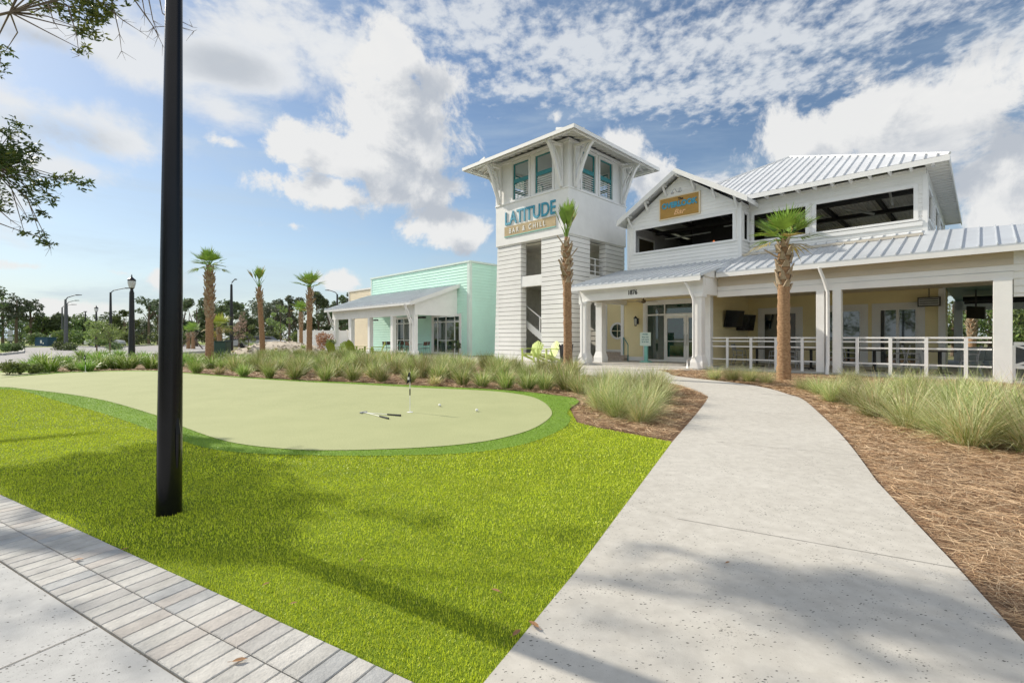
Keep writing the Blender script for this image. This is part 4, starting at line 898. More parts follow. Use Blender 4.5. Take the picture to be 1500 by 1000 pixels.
m = mk(); m.quad((MA0, 17.15, 3.62), (-26.52, 17.15, 3.62), (-26.52, 21.19, 5.05), (MA0, 21.19, 5.05)); m.build('porch_soffit', SOFFIT, mb_)
for a in (-27.0, -29.7, -33.0, -36.0, -38.9):
    m = mk(); m.box(a - .15, a + .15, 17.6, 17.9, .17, 2.9); m.box(a - .2, a + .2, 17.55, 17.95, .171, .5); m.build('post', WHITE, mb_)
m = mk()
for a in (-27.0, -38.9): 
    m.bar((a, 17.58, 2.3), (a, 17.0, 3.6), .08, .08); m.bar((a - .02, 17.4, 2.3), (a - .02, 16.95, 3.62), .04, .06)
m.build('brace', WHITETRIM, mb_)
m = mk(); m.tube([(-27.6, 17.15, 3.6), (-27.3, 17.45, 3.2), (-27.2, 17.52, 2.8), (-27.2, 17.52, .5), (-27.3, 17.35, .2)], .05, 6); m.build('downspout', WHITETRIM, mb_)
for a0, a1 in ((-29.7, -26.45), (-35.4, -32.2)):
    m = mk(); c = MBF; frame_a(m, c, a0, a1, .14, 2.92, .18, .05, False)
    for a in (a0, a0 + .55, (a0 + a1) / 2 - .05, a1 - .65, a1 - .1): m.box(a, a + .1, c - .03, c + .03, .14, 2.92)
    m.box(a0 + .1, a1 - .1, c - .026, c + .026, 2.5, 2.58); m.box(a0 + .1, a1 - .1, c - .026, c + .026, .14, .3); m.box(a0 + .65, a1 - .75, c - .04, c + .026, 1.15, 1.2)
    f = m.build('glass_door', WHITETRIM, mb_)
    m = mk(); m.box(a0 + .05, a1 - .05, c - .01, c + .004, .2, 2.9); m.build('pane', GLASS, f)
for q_ in ((-31.3, -29.3, 20.0, 20.25, 2.82, 2.95), (-37.3, -36.2, 20.0, 20.2, 2.8, 2.92)): m = mk(); m.box(*q_); m.build('ceiling_heater', BLACKSTEEL, mb_)
# cream wing
cw = bthing('cream_wing', 'low pale cream clapboard wing at the left end of the mint building', 'building', -42, 23, .1)
m = mk(); lap(m, 'a', 21.5, -44.2, -39.3, .1, 5.85, h=.2, lip=.016); lap(m, 'b', -39.28, 21.5, 21.52, .1, 5.85); lap(m, 'l', -44.2, 21.5, 32, .1, 5.85, h=.2); m.build('wall', CREAM2, cw)
m = mk(); m.box(-44.3, -39.31, 21.42, 21.7, 5.851, 6.0); m.box(-44.25, -44.1, 21.45, 21.6, .1, 5.85); m.build('trim', WHITETRIM, cw)
# white boundary fence
fn = thing('white_fence', 'plain white board fence between the palms and the mint porch', 'fence', (-19, 48, .13))
m = MB(); x0, x1 = at(437, 47), at(520, 47); nn_ = 7
for i in range(nn_): m.box(x0 + (x1 - x0) * i / nn_ + .06, x0 + (x1 - x0) * (i + 1) / nn_ - .06, 46.98, 47.03, .2, 2.1)
m.build('panel', WHITE, fn)
for i in range(nn_ + 1): 
    m = MB(); x = x0 + (x1 - x0) * i / nn_; m.box(x - .06, x + .06, 46.94, 47.07, .1, 2.2); m.build('post', WHITE, fn)

# ================================================================== furniture
def adirondack(m_col, label, group=None):
    t = thing('garden_chair', label, 'chair', (0, 0, 0), 0, group)        # faces -y
    m = MB()
    for i in range(6): y = -.30 + i * .095; m.hexa([(-.27, y, .40 - i * .025), (.27, y, .40 - i * .025), (.27, y + .08, .38 - i * .025), (-.27, y + .08, .38 - i * .025), (-.27, y, .42 - i * .025), (.27, y, .42 - i * .025), (.27, y + .08, .40 - i * .025), (-.27, y + .08, .40 - i * .025)])
    m.build('seat', m_col, t)
    m = MB()
    for i in range(7):
        x = -.285 + i * .095; top = .98 - .035 * abs(i - 3) ** 1.4; m.hexa([(x * .85 - .038, .22, .26), (x * .85 + .038, .22, .26), (x * .85 + .038, .245, .26), (x * .85 - .038, .245, .26), (x - .042, .50, top), (x + .042, .50, top), (x + .042, .525, top), (x - .042, .525, top)])
    m.box(-.3, .3, .36, .39, .58, .64); m.build('backrest', m_col, t)
    for s in (-1, 1):
        m = MB(); m.box(s * .36 - .065, s * .36 + .065, -.36, .42, .60, .625); m.build('armrest', m_col, t)
        m = MB(); m.box(s * .33 - .02, s * .33 + .02, -.34, -.25, 0, .6); m.build('leg', m_col, t)
        m = MB(); m.hexa([(s * .30 - .02, -.34, .3), (s * .30 + .02, -.34, .3), (s * .30 + .02, .62, 0), (s * .30 - .02, .62, 0), (s * .30 - .02, -.34, .4), (s * .30 + .02, -.34, .4), (s * .30 + .02, .62, .1), (s * .30 - .02, .62, .1)]); m.build('leg', m_col, t)
    CHILD[t.name] = kids(t); return t
W1 = R(-45)
PZ = .155
lime = adirondack(LIME, 'pale lime slatted garden chair by the tower wall, beside the stair opening', 'lime chairs by the tower')
px_, py_ = A2W(-16.0, 17.4); lime.matrix_basis = Matrix.Translation((px_, py_, PZ)) @ Matrix.Rotation(W1 + .1, 4, 'Z') @ Matrix.Scale(1.08, 4)
px_, py_ = A2W(-15.0, 17.45); dup(lime, (px_, py_, PZ), W1 - .25, 1.08, 'pale lime slatted garden chair by the tower wall, on the palm and bin side')
ol = adirondack(OLIVE, 'broad olive green garden chair seen from behind, nearest the mint porch posts', 'green chairs on the patio')
spots = [(522, 28.5, 2.6, 1.12, None), (490, 30, 2.9, 1.0, 'olive green garden chair seen from behind, nearest the white fence'), (505, 32.5, .3, 1.0, 'small grey green garden chair behind and between two olive chairs'), (552, 30.5, -1.2, 1.0, 'pale sunlit garden chair turned sideways before the first mint door')]
for i, (px, Y, rz, sc, lb) in enumerate(spots):
    if i == 0: ol.matrix_basis = Matrix.Translation((at(px, Y), Y, PZ)) @ Matrix.Rotation(rz, 4, 'Z') @ Matrix.Scale(sc, 4)
    else: dup(ol, (at(px, Y), Y, PZ), rz, sc, lb)
t = thing('low_table', 'low olive green slatted table between the patio garden chairs', 'table', (at(537, 29.5), 29.5, PZ))
m = MB(Matrix.Translation((at(537, 29.5), 29.5, PZ)))
for i in range(6): m.box(-.4, .4, -.3 + i * .1, -.21 + i * .1, .52, .55)
m.build('tabletop', OLIVE, t)
for sx_ in (-1, 1):
    for sy in (-1, 1): m = MB(Matrix.Translation((at(537, 29.5), 29.5, PZ))); m.box(sx_ * .34 - .03, sx_ * .34 + .03, sy * .24 - .03, sy * .24 + .03, 0, .52); m.build('leg', OLIVE, t)

def cafe_chair(col, seatcol, label, group):
    t = thing('cafe_chair', label, 'chair', (0, 0, 0), 0, group)
    m = MB(); m.box(-.21, .21, -.21, .21, .44, .465); m.build('seat', seatcol, t, bevel=.008)
    m = MB(); m.hexa([(-.2, .2, .66), (.2, .2, .66), (.2, .22, .66), (-.2, .22, .66), (-.2, .26, .92), (.2, .26, .92), (.2, .28, .92), (-.2, .28, .92)]); m.build('backrest', seatcol, t)
    for s in (-1, 1):
        m = MB(); m.tube([(s * .21, -.22, 0), (s * .2, -.19, .44), (s * .2, -.17, .64), (s * .2, .2, .66)], .016, 6); m.build('leg', col, t)
        m = MB(); m.tube([(s * .21, .3, 0), (s * .2, .18, .44), (s * .2, .21, .66), (s * .2, .28, .93)], .016, 6); m.build('leg', col, t)
    CHILD[t.name] = kids(t); return t
def cafe_table(label, group):
    t = thing('cafe_table', label, 'table', (0, 0, 0), 0, group)
    m = MB(); m.box(-.4, .4, -.4, .4, .72, .75); m.build('tabletop', TABLETOP, t, bevel=.006)
    m = MB(); m.lathe([(.05, .03), (.05, .72)], 10); m.build('pedestal', BLACKSTEEL, t)
    m = MB(); m.bar((-.3, 0, .02), (.3, 0, .02), .06, .04); m.bar((0, -.3, .021), (0, .3, .021), .06, .04); m.build('foot', BLACKSTEEL, t)
    CHILD[t.name] = kids(t); return t
first = True; cc = ct = None
PTAB = [(-6.6, 20.9, 'behind the railing under the two screens'), (-4.6, 20.6, 'behind the railing left of the double column'), (-2.7, 20.7, 'behind the railing in front of the widest sliding window'), (-1.0, 20.8, 'behind the railing by the corner of the yellow wall')]
for i, (a, b, wh) in enumerate(PTAB):
    x, y = A2W(a, b); z = FZ - .02
    if ct is None: ct = cafe_table('square dark cafe table ' + wh, 'porch tables'); ct.matrix_basis = Matrix.Translation((x, y, z)) @ Matrix.Rotation(W1, 4, 'Z')
    else: dup(ct, (x, y, z), W1, None, 'square dark cafe table ' + wh)
    for k, (da, db, rz, side) in enumerate(((-.68, 0, math.pi / 2, 'left'), (.68, .05, -math.pi / 2, 'right'))):
        x, y = A2W(a + da, b + db); lb = f'grey cafe chair {side} of the table ' + wh.replace('behind the railing ', '')
        if cc is None: cc = cafe_chair(CHAIRGREY, CHAIRGREY, lb, 'porch chairs'); cc.matrix_basis = Matrix.Translation((x, y, z)) @ Matrix.Rotation(W1 + rz, 4, 'Z')
        else: dup(cc, (x, y, z), W1 + rz + .1 * k, None, lb)
mc = None
MTAB = [(-28.4, 18.9, 'by the right hand mint door'), (-31.4, 18.9, 'between the two mint doors')]
for i, (a, b, wh) in enumerate(MTAB):
    x, y = A2W(a, b); dup(ct, (x, y, .17), W1, None, 'dark square table on the mint porch ' + wh, group='mint porch tables')
    for k, (da, db, rz, sd_n) in enumerate(((-.7, 0, math.pi / 2, 'left'), (.7, 0, -math.pi / 2, 'right'), (0, .7, 0, 'wall'), (0.1, -.75, math.pi, 'lawn'))):
        x, y = A2W(a + da, b + db); lb = f'brown chair, {sd_n} side of the mint porch table ' + wh
        if mc is None: mc = cafe_chair(TEALPALE, BROWNSEAT, lb, 'mint porch chairs'); mc.matrix_basis = Matrix.Translation((x, y, .17)) @ Matrix.Rotation(W1 + rz, 4, 'Z')
        else: dup(mc, (x, y, .17), W1 + rz + .12 * k, None, lb)
# bar counter with stools at the open end
bc = bthing('bar_counter', 'dark bar counter inside the open end of the porch', 'counter', 3, 27, .2)
m = mk(); m.box(.6, 7, 26.6, 27.3, 1.08, 1.14); m.build('worktop', TABLETOP, bc)
m = mk(); m.box(.8, 6.8, 26.85, 27.2, .18, 1.08); m.build('front_panel', GREYWALL, bc)
stl = None
for i in range(4):
    x, y = A2W(.2 + i * 1.05, 25.9)
    lb = ['grey bar stool nearest the yellow wall corner, at the bar counter', 'second grey bar stool along the counter from the yellow wall', 'third grey bar stool along the counter from the yellow wall', 'fourth grey bar stool along the counter, by the white end column'][i]
    if stl is None:
        stl = thing('bar_stool', lb, 'stool', (0, 0, 0), 0, 'bar stools')
        m = MB(); m.lathe([(.17, .74), (.18, .77), (.16, .79)], 14); m.build('seat', CHAIRGREY, stl)
        for sx_ in (-1, 1):
            for sy in (-1, 1): m = MB(); m.tube([(sx_ * .2, sy * .2, 0), (sx_ * .11, sy * .11, .74)], .016, 6); m.build('leg', CHAIRGREY, stl)
        m = MB(); m.tube([(-.16, -.16, .3), (.16, -.16, .3), (.16, .16, .3), (-.16, .16, .3), (-.16, -.16, .3)], .012, 6); m.build('footrest', CHAIRGREY, stl)
        CHILD[stl.name] = kids(stl); stl.matrix_basis = Matrix.Translation((x, y, .2)) @ Matrix.Rotation(W1, 4, 'Z')
    else: dup(stl, (x, y, .2), W1, None, lb)
# screens on the side wall
for i, (b, z, lb) in enumerate(((21.5, 2.18, 'large dark flat screen on the yellow side wall, nearer the entrance'), (23.0, 2.05, 'dark flat screen on the yellow side wall, nearer the sliding window'))):
    x, y = A2W(-7.8, b); tv = thing('wall_screen', lb, 'screen', (x, y, z), W1, 'porch screens')
    m = MB(BLD @ Matrix.Translation((-7.72, b, z)) @ Matrix.Rotation(R(-14), 4, 'Z') @ Matrix.Rotation(R(10), 4, 'Y')); m.box(-.03, .03, -.62, .62, -.36, .38); s = m.build('housing', BLACKSTEEL, tv)
    m = MB(BLD @ Matrix.Translation((-7.72, b, z)) @ Matrix.Rotation(R(-14), 4, 'Z') @ Matrix.Rotation(R(10), 4, 'Y')); m.box(.031, .034, -.59, .59, -.33, .35); m.build('display', SCREEN, s)
    m = mk(); m.box(-8.0, -7.74, b - .08, b + .08, z - .08, z + .08); m.build('wall_mount', BLACKSTEEL, tv)
x, y = A2W(-.25, 26.0); tv = thing('hanging_screen', 'tilted dark screen hung from the teal ceiling in the open bar', 'screen', (x, y, 2.2), W1)
m = MB(BLD @ Matrix.Translation((-.2, 26.0, 2.35)) @ Matrix.Rotation(R(12), 4, 'X') @ Matrix.Rotation(R(-30), 4, 'Z')); m.box(-.3, .3, -.03, .03, -.24, .24); h_ = m.build('housing', BLACKSTEEL, tv)
m = mk(); m.bar((-.2, 26.05, 2.5), (-.2, 26.05, 3.25), .05); m.build('ceiling_mount', BLACKSTEEL, tv)
for b_ in (27.5, 29.5):
    m = mk(); m.tube([(-.6, b_, 2.98), (6.5, b_, 2.98)], .11, 10); m.build('ceiling_duct', BLACKSTEEL, rb)
# heater
x, y = A2W(-1.45, 24.05); ht = thing('patio_heater', 'flat electric heater with pale bars hung near the yellow wall corner', 'heater', (x, y, 2.4), W1)
m = mk(); m.box(-1.78, -1.12, 23.75, 23.95, 2.55, 2.9); m.build('housing', BLACKSTEEL, ht)
m = mk(); m.box(-1.74, -1.16, 23.735, 23.749, 2.59, 2.86); m.build('reflector', GREYMETAL, ht)
m = mk(); 
for z in (2.64, 2.72, 2.80): m.box(-1.72, -1.18, 23.72, 23.733, z, z + .03)
m.bar((-1.45, 23.85, 2.9), (-1.45, 23.85, 3.24), .03); m.build('bar_guard', BLACKSTEEL, ht)
# ceiling fan under the entry
fx, fy = A2W(-11.1, 19.7); fan = thing('ceiling_fan', 'tan ceiling fan under the entry porch', 'fan', (fx, fy, 3.0))
m = MB(Matrix.Translation((fx, fy, 0))); m.lathe([(.03, 3.3), (.03, 3.12), (.11, 3.1), (.11, 3.0), (.05, 2.96)], 12); m.build('motor', mat('fan_bronze', (.10, .07, .04), .4), fan)
FANB = mat('fan_blade_wood', (.40, .33, .22), .5)
for k in range(5):
    m = MB(Matrix.Translation((fx, fy, 3.04)) @ Matrix.Rotation(k * 1.2566 + .3, 4, 'Z') @ Matrix.Rotation(R(9), 4, 'X')); m.hexa([(.12, -.05, 0), (.72, -.08, 0), (.72, .08, 0), (.12, .05, 0), (.12, -.05, .012), (.72, -.08, .012), (.72, .08, .012), (.12, .05, .012)]); m.build('blade', FANB, fan)
# wall lantern
x, y = A2W(-12.42, 21.45); wl = thing('wall_lantern', 'black wall lantern on the yellow wall left of the entrance', 'lamp', (x, y, 2.0), W1)
m = mk(); m.box(-12.47, -12.37, 21.43, 21.495, 2.05, 2.35); m.bar((-12.42, 21.45, 2.3), (-12.42, 21.28, 2.42), .02); m.build('bracket', BLACKSTEEL, wl)
m = mk(); m.lathe([(.02, 2.46), (.10, 2.36), (.10, 2.33)], 8, (-12.42, 21.25)); m.lathe([(.06, 2.0), (.07, 1.97), (.03, 1.95)], 8, (-12.42, 21.25))
for k in range(4): an = k * math.pi / 2; m.bar((-12.42 + .06 * math.cos(an), 21.25 + .06 * math.sin(an), 2.0), (-12.42 + .09 * math.cos(an), 21.25 + .09 * math.sin(an), 2.33), .012)
m.build('cage', BLACKSTEEL, wl)
m = mk(); m.lathe([(.05, 2.0), (.08, 2.33)], 8, (-12.42, 21.25)); m.build('lamp_glass', GLASSL, wl)
# handrail
x, y = A2W(-13.0, 20.9); hr = thing('handrail', 'teal handrail beside the entry steps under the round window', 'handrail', (x, y, .2), W1)
m = mk(); m.tube([(-12.55, 20.75, FZ), (-12.55, 20.75, 1.0), (-12.62, 20.82, 1.06), (-13.15, 21.35, 1.36), (-13.3, 21.5, 1.38)], .022, 8); m.build('rail', TEAL, hr, smooth=True)
m = mk(); m.tube([(-13.22, 21.42, .5), (-13.22, 21.42, 1.37)], .02, 8); m.build('post', TEAL, hr)
# sign board by the door
x, y = A2W(-11.35, 20.35); sb = thing('notice_stand', 'turquoise notice board on a turquoise post beside the entrance door', 'sign', (x, y, FZ), W1)
m = mk(); m.box(-11.63, -11.07, 20.30, 20.34, .98, 1.62); m.build('board', MINTPALE, sb)
m = mk(); m.box(-11.43, -11.27, 20.345, 20.44, FZ + .08, 1.5); m.build('post', TEALPALE, sb)
m = mk(); m.hexa([(-11.6, 20.15, FZ), (-11.1, 20.15, FZ), (-11.1, 20.6, FZ), (-11.6, 20.6, FZ), (-11.5, 20.25, FZ + .08), (-11.2, 20.25, FZ + .08), (-11.2, 20.5, FZ + .08), (-11.5, 20.5, FZ + .08)]); m.build('base', TEALPALE, sb)
for s_, z, sz in (('PLEASE', 1.5, .085), ('Please wait', 1.37, .075), ('to be seated', 1.26, .075), ('by our host', 1.15, .075)): text('lettering', s_, TEAL, sb, -11.35, 20.297, z, sz, 1, .003, .002, 'CENTER')
# litter bin
x, y = A2W(-13.5, 17.0); tb = thing('litter_bin', 'black slatted litter bin behind the palm at the tower corner', 'bin', (x, y, PZ), W1)
MT = Matrix.Translation((x, y, PZ)); m = MB(MT)
for k in range(22): an = k * 2 * math.pi / 22; c_, s_ = math.cos(an), math.sin(an); m.bar((.24 * c_, .24 * s_, .05), (.32 * c_, .32 * s_, .9), .045, .012, up=(c_, s_, 0))
m.lathe([(.25, .03), (.25, .07), (.22, .07)], 22); m.build('slatted_body', BLACKSTEEL, tb)
m = MB(MT)
for z, r in ((.9, .33),): m.tube([(r * math.cos(k * math.pi / 12), r * math.sin(k * math.pi / 12), z) for k in range(25)], .018, 6)
m.build('rim', BLACKSTEEL, tb)
m = MB(MT); m.lathe([(.22, .06), (.27, .84), (.25, .84), (.2, .1)], 20); m.build('liner', CHAIRGREY, tb)

# ================================================================== lamp posts
MP = Matrix.Translation((at(247.5, 3.62), 3.62, 0))
lp = thing('lamp_post', 'tall glossy black lamp post standing in the bright turf near the paving', 'lamp post', (at(247.5, 3.62), 3.62, 0))
m = MB(MP); lx = .0098
m.tube([(lx * z, 0, z - .05) for z in (0, 1, 2, 3, 4, 4.6)], [.0845, .079, .0725, .064, .055, .050], 40); m.build('pole', POLE, lp, smooth=True)
m = MB(MP); m.tube([(.079, -.02, .36), (.083, -.02, .5), (.083, -.02, .62), (.078, -.02, .74)], [.012, .022, .022, .012], 8); m.build('access_cover', POLE, lp)
def acorn(root, M, z, s=1.0):
    m = MB(M); m.lathe([(.06 * s, z), (.10 * s, z + .08 * s), (.06 * s, z + .16 * s), (.13 * s, z + .26 * s)], 14); m.build('lamp_base', BLACKSTEEL, root)
    m = MB(M); m.lathe([(.13 * s, z + .26 * s), (.2 * s, z + .55 * s), (.19 * s, z + .66 * s)], 14); m.build('globe', GLASSL, root, smooth=True)
    m = MB(M); m.lathe([(.21 * s, z + .66 * s), (.19 * s, z + .74 * s), (.08 * s, z + .84 * s), (.03 * s, z + .9 * s), (.035 * s, z + .94 * s), (.01 * s, z + 1.04 * s)], 14); m.build('finial_cap', BLACKSTEEL, root)
acorn(lp, MP @ Matrix.Translation((lx * 4.6, 0, 0)), 4.55)
for px, Y, topy, s, lb in ((193, 27, 402, 1.0, 'black acorn lamp post behind the strap leaf clumps, nearest the tall near post'), (141, 62, 447, 1.1, 'far small acorn lamp post above the leafy young tree')):
    x = at(px, Y); tz = CH + (HY - topy) / F * Y; r = thing('acorn_lamp_post', lb, 'lamp post', (x, Y, .1), 0, 'acorn lamp posts')
    M = Matrix.Translation((x, Y, 0)); m = MB(M); m.tube([(0, 0, .05), (0, 0, .5), (0, 0, tz - 1.0 * s)], [.19 * s, .165 * s, .115 * s] if s == 1 else [.16, .15, .1], 12); m.build('pole', BLACKSTEEL, r, smooth=True); acorn(r, M, tz - 1.03 * s, s)
CB = [(96, 48, 432, 117, 'cobra head street light behind the road, tallest of the left cluster'), (98, 66, 440, 114, 'cobra head street light with low arm just above its taller neighbour'), (91, 78, 446, 110, 'thin far cobra head street light left of the cluster'), (162, 50, 422, 191, 'cobra head street light whose arm reaches the acorn lamp'), (339, 40, 409, 346, 'black cobra head street light between the two left palms'), (494, 52, 425, 478, 'cobra head street light by the mint porch roof end'), (125, 88, 453, 125, 'far bare pole above the trees between street lights')]
for px, Y, topy, px2, lb in CB:
    x = at(px, Y); tz = CH + (HY - topy) / F * Y; dx = at(px2, Y) - x; r = thing('street_light', lb, 'street light', (x, Y, .1), 0, 'cobra head street lights'); M = Matrix.Translation((x, Y, 0))
    m = MB(M); m.tube([(0, 0, .05), (0, 0, tz * .5), (0, 0, tz - .45)], [.15, .13, .09], 10); m.build('pole', BLACKSTEEL if px not in (96, 98, 91) else GALV, r, smooth=True)
    if abs(dx) > .1:
        m = MB(M); m.tube([(0, 0, tz - .5), (dx * .15, 0, tz - .25), (dx * .6, 0, tz - .05), (dx * .8, 0, tz)], [.05, .045, .04, .04], 8); m.build('arm', GALV, r)
        m = MB(M); m.hexa([(dx * .75, -.1, tz - .06), (dx * 1.1, -.1, tz - .03), (dx * 1.1, .1, tz - .03), (dx * .75, .1, tz - .06), (dx * .75, -.08, tz + .05), (dx * 1.1, -.05, tz + .03), (dx * 1.1, .05, tz + .03), (dx * .75, .08, tz + .05)]); m.build('lamp_head', GALV, r)
    else:
        m = MB(M); m.box(-.25, .25, -.1, .1, tz - .5, tz - .35); m.build('lamp_head', GALV, r)

# ================================================================== golf things
def flagstick(px, py, h, lb, flag=True):
    x, y = G(px, py); z = gz(y) + .02; r = thing('flagstick', lb, 'golf flag', (x, y, z)); M = Matrix.Translation((x, y, z))
    m = MB(M); m.tube([(0, 0, -.05), (0, 0, h)], .0075, 8); m.build('stick', LETWHITE, r)
    m = MB(M); m.tube([(0, 0, h * .42), (0, 0, h * .58)], .011, 8); m.build('grip_band', BLACKSTEEL, r)
    m = MB(M); m.prism([(0, h), (-.03, h - .02), (-.05, h - .15), (-.06, h - .22), (-.02, h - .19), (0, h - .16)], -.006, .006, 'y'); m.prism([(0, h), (.013, h - .03), (.02, h - .16), (.0, h - .19)], -.016, -.007, 'y'); f = m.build('flag', BLACKSTEEL, r)
    m = MB(M); m.box(-.042, -.01, -.0095, -.0065, h - .14, h - .09); m.build('emblem', LETWHITE, f)
    m = MB(M); m.lathe([(.055, .004), (.055, .0)], 16); m.build('cup_rim', LETWHITE, r)
    return r
flagstick(600.5, 605, .72, 'short white practice flagstick with black flag near the putters')
flagstick(125, 545.5, .62, 'far flagstick at the back edge of the green, before strap leaf clumps')
for i, (p0, p1, lb) in enumerate((((531, 606.5), (587, 611), 'golf putter lying on the green, the longer looking one pointing right'), ((533, 606.0), (569, 615.5), 'golf putter lying on the green, the one angled towards the camera'))):
    x0, y0 = G(*p0); x1, y1 = G(*p1); z = gz(y0) + .032; r = thing('putter', lb, 'putter', (x0, y0, z), 0, 'putters on the green'); d = Vector((x1 - x0, y1 - y0, 0)); q0 = Vector((x0, y0, z)); L_ = d.length; d.normalize()
    m = MB(); m.tube([q0, q0 + d * L_ * .68], .006, 6); m.build('shaft', LETWHITE, r)
    m = MB(); m.tube([q0 + d * L_ * .66, q0 + d * L_], [.012, .016], 8); m.build('grip', BLACKSTEEL, r)
    s_ = Vector((-d.y, d.x, 0)); m = MB(); m.bar(q0 - s_ * .06, q0 + s_ * .06, .03, .025); m.build('head', GREYMETAL, r)
for (px, py, lb) in ((644, 596.5, 'white golf ball on the green to the right behind the flagstick'), (698.5, 604, 'white golf ball alone on the green, farthest right of the flagstick')):
    x, y = G(px, py); b = bmesh.new(); bmesh.ops.create_icosphere(b, subdivisions=3, radius=.0265); me = bpy.data.meshes.new('golf_ball'); b.to_mesh(me); b.free(); me.materials.append(LETWHITE); me.polygons.foreach_set('use_smooth', [True] * len(me.polygons))
    o = bpy.data.objects.new('golf_ball', me); C.objects.link(o); o.location = (x, y, gz(y) + .018 + .026); tag(o, lb, 'golf ball', 'golf balls')
def dry_leaf(px, py, s, rz, lb, z=.022):
    x, y = G(px, py); m = MB(Matrix.Translation((x, y, gz(y) + z)) @ Matrix.Rotation(rz, 4, 'Z'))
    pts = [(-1, 0, .0), (-.5, .32, .12), (.2, .38, .16), (1, 0, .05), (.2, -.38, .13), (-.5, -.32, .1)]; c = (0, 0, -.02)
    m.add([(p[0] * s, p[1] * s, p[2] * s + .004) for p in pts] + [(c[0], c[1], .004)], [(i, (i + 1) % 6, 6) for i in range(6)]); m.tube([(-s, 0, .004), (-s * 1.5, .1 * s, .004)], s * .04, 4)
    tag(m.build('dry_leaf', DRYLEAF), lb, 'leaf', 'fallen leaves')
for a in ((115, 824, .028, .2, 'brown dry leaf on the grey pavers at far left', .018), (183, 809, .022, 1.0, 'brown dry leaf lying where pavers meet the turf edge', .02), (351, 974, .03, .3, 'rust brown dry leaf on the pavers at the bottom of the photo', .018), (390, 865, .02, .9, 'tan dry leaf on the turf below the lamp post shadow start', .035), (430, 894, .018, .4, 'tan dry leaf on the turf right of the paler leaf pair', .035), (529, 829, .02, 1.3, 'pale dry leaf on the turf above the pole shadow', .035), (726, 875, .028, 2.6, 'orange brown dry leaf on shaded turf near the path', .035), (782, 922, .035, 2.3, 'orange dry leaf where the turf meets the path', .022), (757, 937, .03, .9, 'pinkish dry leaf tucked under the turf edge by the path', .03), (1066, 829, .02, .5, 'brown dry leaf on the pale concrete path', .02)): dry_leaf(*a)

# ================================================================== roadside things
sg = thing('road_sign', 'grey backs of a road sign on a post at the far left kerb', 'sign', (at(16, 44), 44, .1)); M = Matrix.Translation((at(16, 44), 44, 0))
m = MB(M); m.tube([(0, 0, 0), (0, 0, 2.1)], .045, 8); m.build('post', GALV, sg)
m = MB(M); m.prism([(.28 * math.cos(math.pi / 8 + k * math.pi / 4), 1.85 + .28 * math.sin(math.pi / 8 + k * math.pi / 4)) for k in range(8)], -.06, -.05, 'y'); m.build('octagonal_plate', GREYMETAL, sg)
m = MB(M); m.box(-.25, .25, -.06, -.05, 1.1, 1.5); m.build('lower_plate', GREYMETAL, sg)
def cabinet(name, lb, px, Y, w_, d_, h_, col, x_=None):
    x = at(px, Y); r = thing(name, lb, 'utility box', (x, Y, .1)); M = Matrix.Translation((x, Y, .08))
    m = MB(M); m.box(-w_ / 2, w_ / 2, -d_ / 2, d_ / 2, .08, h_); m.build('cabinet', col, r, bevel=.03)
    m = MB(M); m.box(-w_ / 2 - .04, w_ / 2 + .04, -d_ / 2 - .04, d_ / 2 + .04, h_ + .001, h_ + .06); m.build('lid', col, r)
    m = MB(M); m.box(-w_ / 2 - .1, w_ / 2 + .1, -d_ / 2 - .1, d_ / 2 + .1, -.1, .079); m.build('pad', CONC, r); return r
cabinet('dark_transformer', 'dark green transformer box behind the grasses left of the leaning palm', 326, 35, .85, .7, 1.0, TRANSF)
cabinet('grey_cabinet', 'pale grey cabinet beside the dark green transformer box', 316, 35.6, .5, .6, .95, CHAIRGREY)
bb = cabinet('blue_container', 'dark blue steel container far across the road under the trees', 67, 70, 1.9, 1.4, 1.35, BLUEBOX)
m = MB(Matrix.Translation((at(67, 70), 70, .08))); m.box(-.12, .12, -.712, -.702, .5, .95); m.box(.25, .4, -.712, -.702, .4, .6); m.build('decal', LETWHITE, bb)
def car(px, Y, rz, col, lb):
    x = at(px, Y); z = .06; r = thing('parked_car', lb, 'car', (x, Y, z), rz, 'cars in the far car park'); M = r.matrix_basis
    m = MB(M); m.prism([(-2.2, .35), (-2.25, .75), (-2.1, .95), (-1.3, 1.0), (1.2, .98), (2.1, .85), (2.25, .6), (2.2, .3)], -.85, .85, 'y'); m.build('body', col, r, bevel=.06)
    m = MB(M); m.add([(-1.5, -.78, 1.0), (1.1, -.78, .98), (1.1, .78, .98), (-1.5, .78, 1.0), (-1.1, -.62, 1.48), (.45, -.62, 1.48), (.45, .62, 1.48), (-1.1, .62, 1.48)], [(0, 1, 5, 4), (1, 2, 6, 5), (2, 3, 7, 6), (3, 0, 4, 7)]); m.build('windows', SCREEN, r)
    m = MB(M); m.box(-1.12, .47, -.64, .64, 1.481, 1.52); m.build('roof', col, r)
    for sx_ in (-1.35, 1.35):
        for sy in (-.86, .86):
            m = MB(M); m.tube([(sx_, sy - .1, .33), (sx_, sy + .1, .33)], .33, 16); wl_ = m.build('wheel', RUBBER, r)
car(372, 62, .3, CARS, 'silver car in the far car park, left of the leaning palm'); car(356, 68, .1, CARD, 'dark car in the far car park under the pinkish tree'); car(392, 66, 0, CARW, 'white car in the far car park behind the shell mound'); car(154, 72, .2, CARW, 'white car far left behind the leafy young tree')
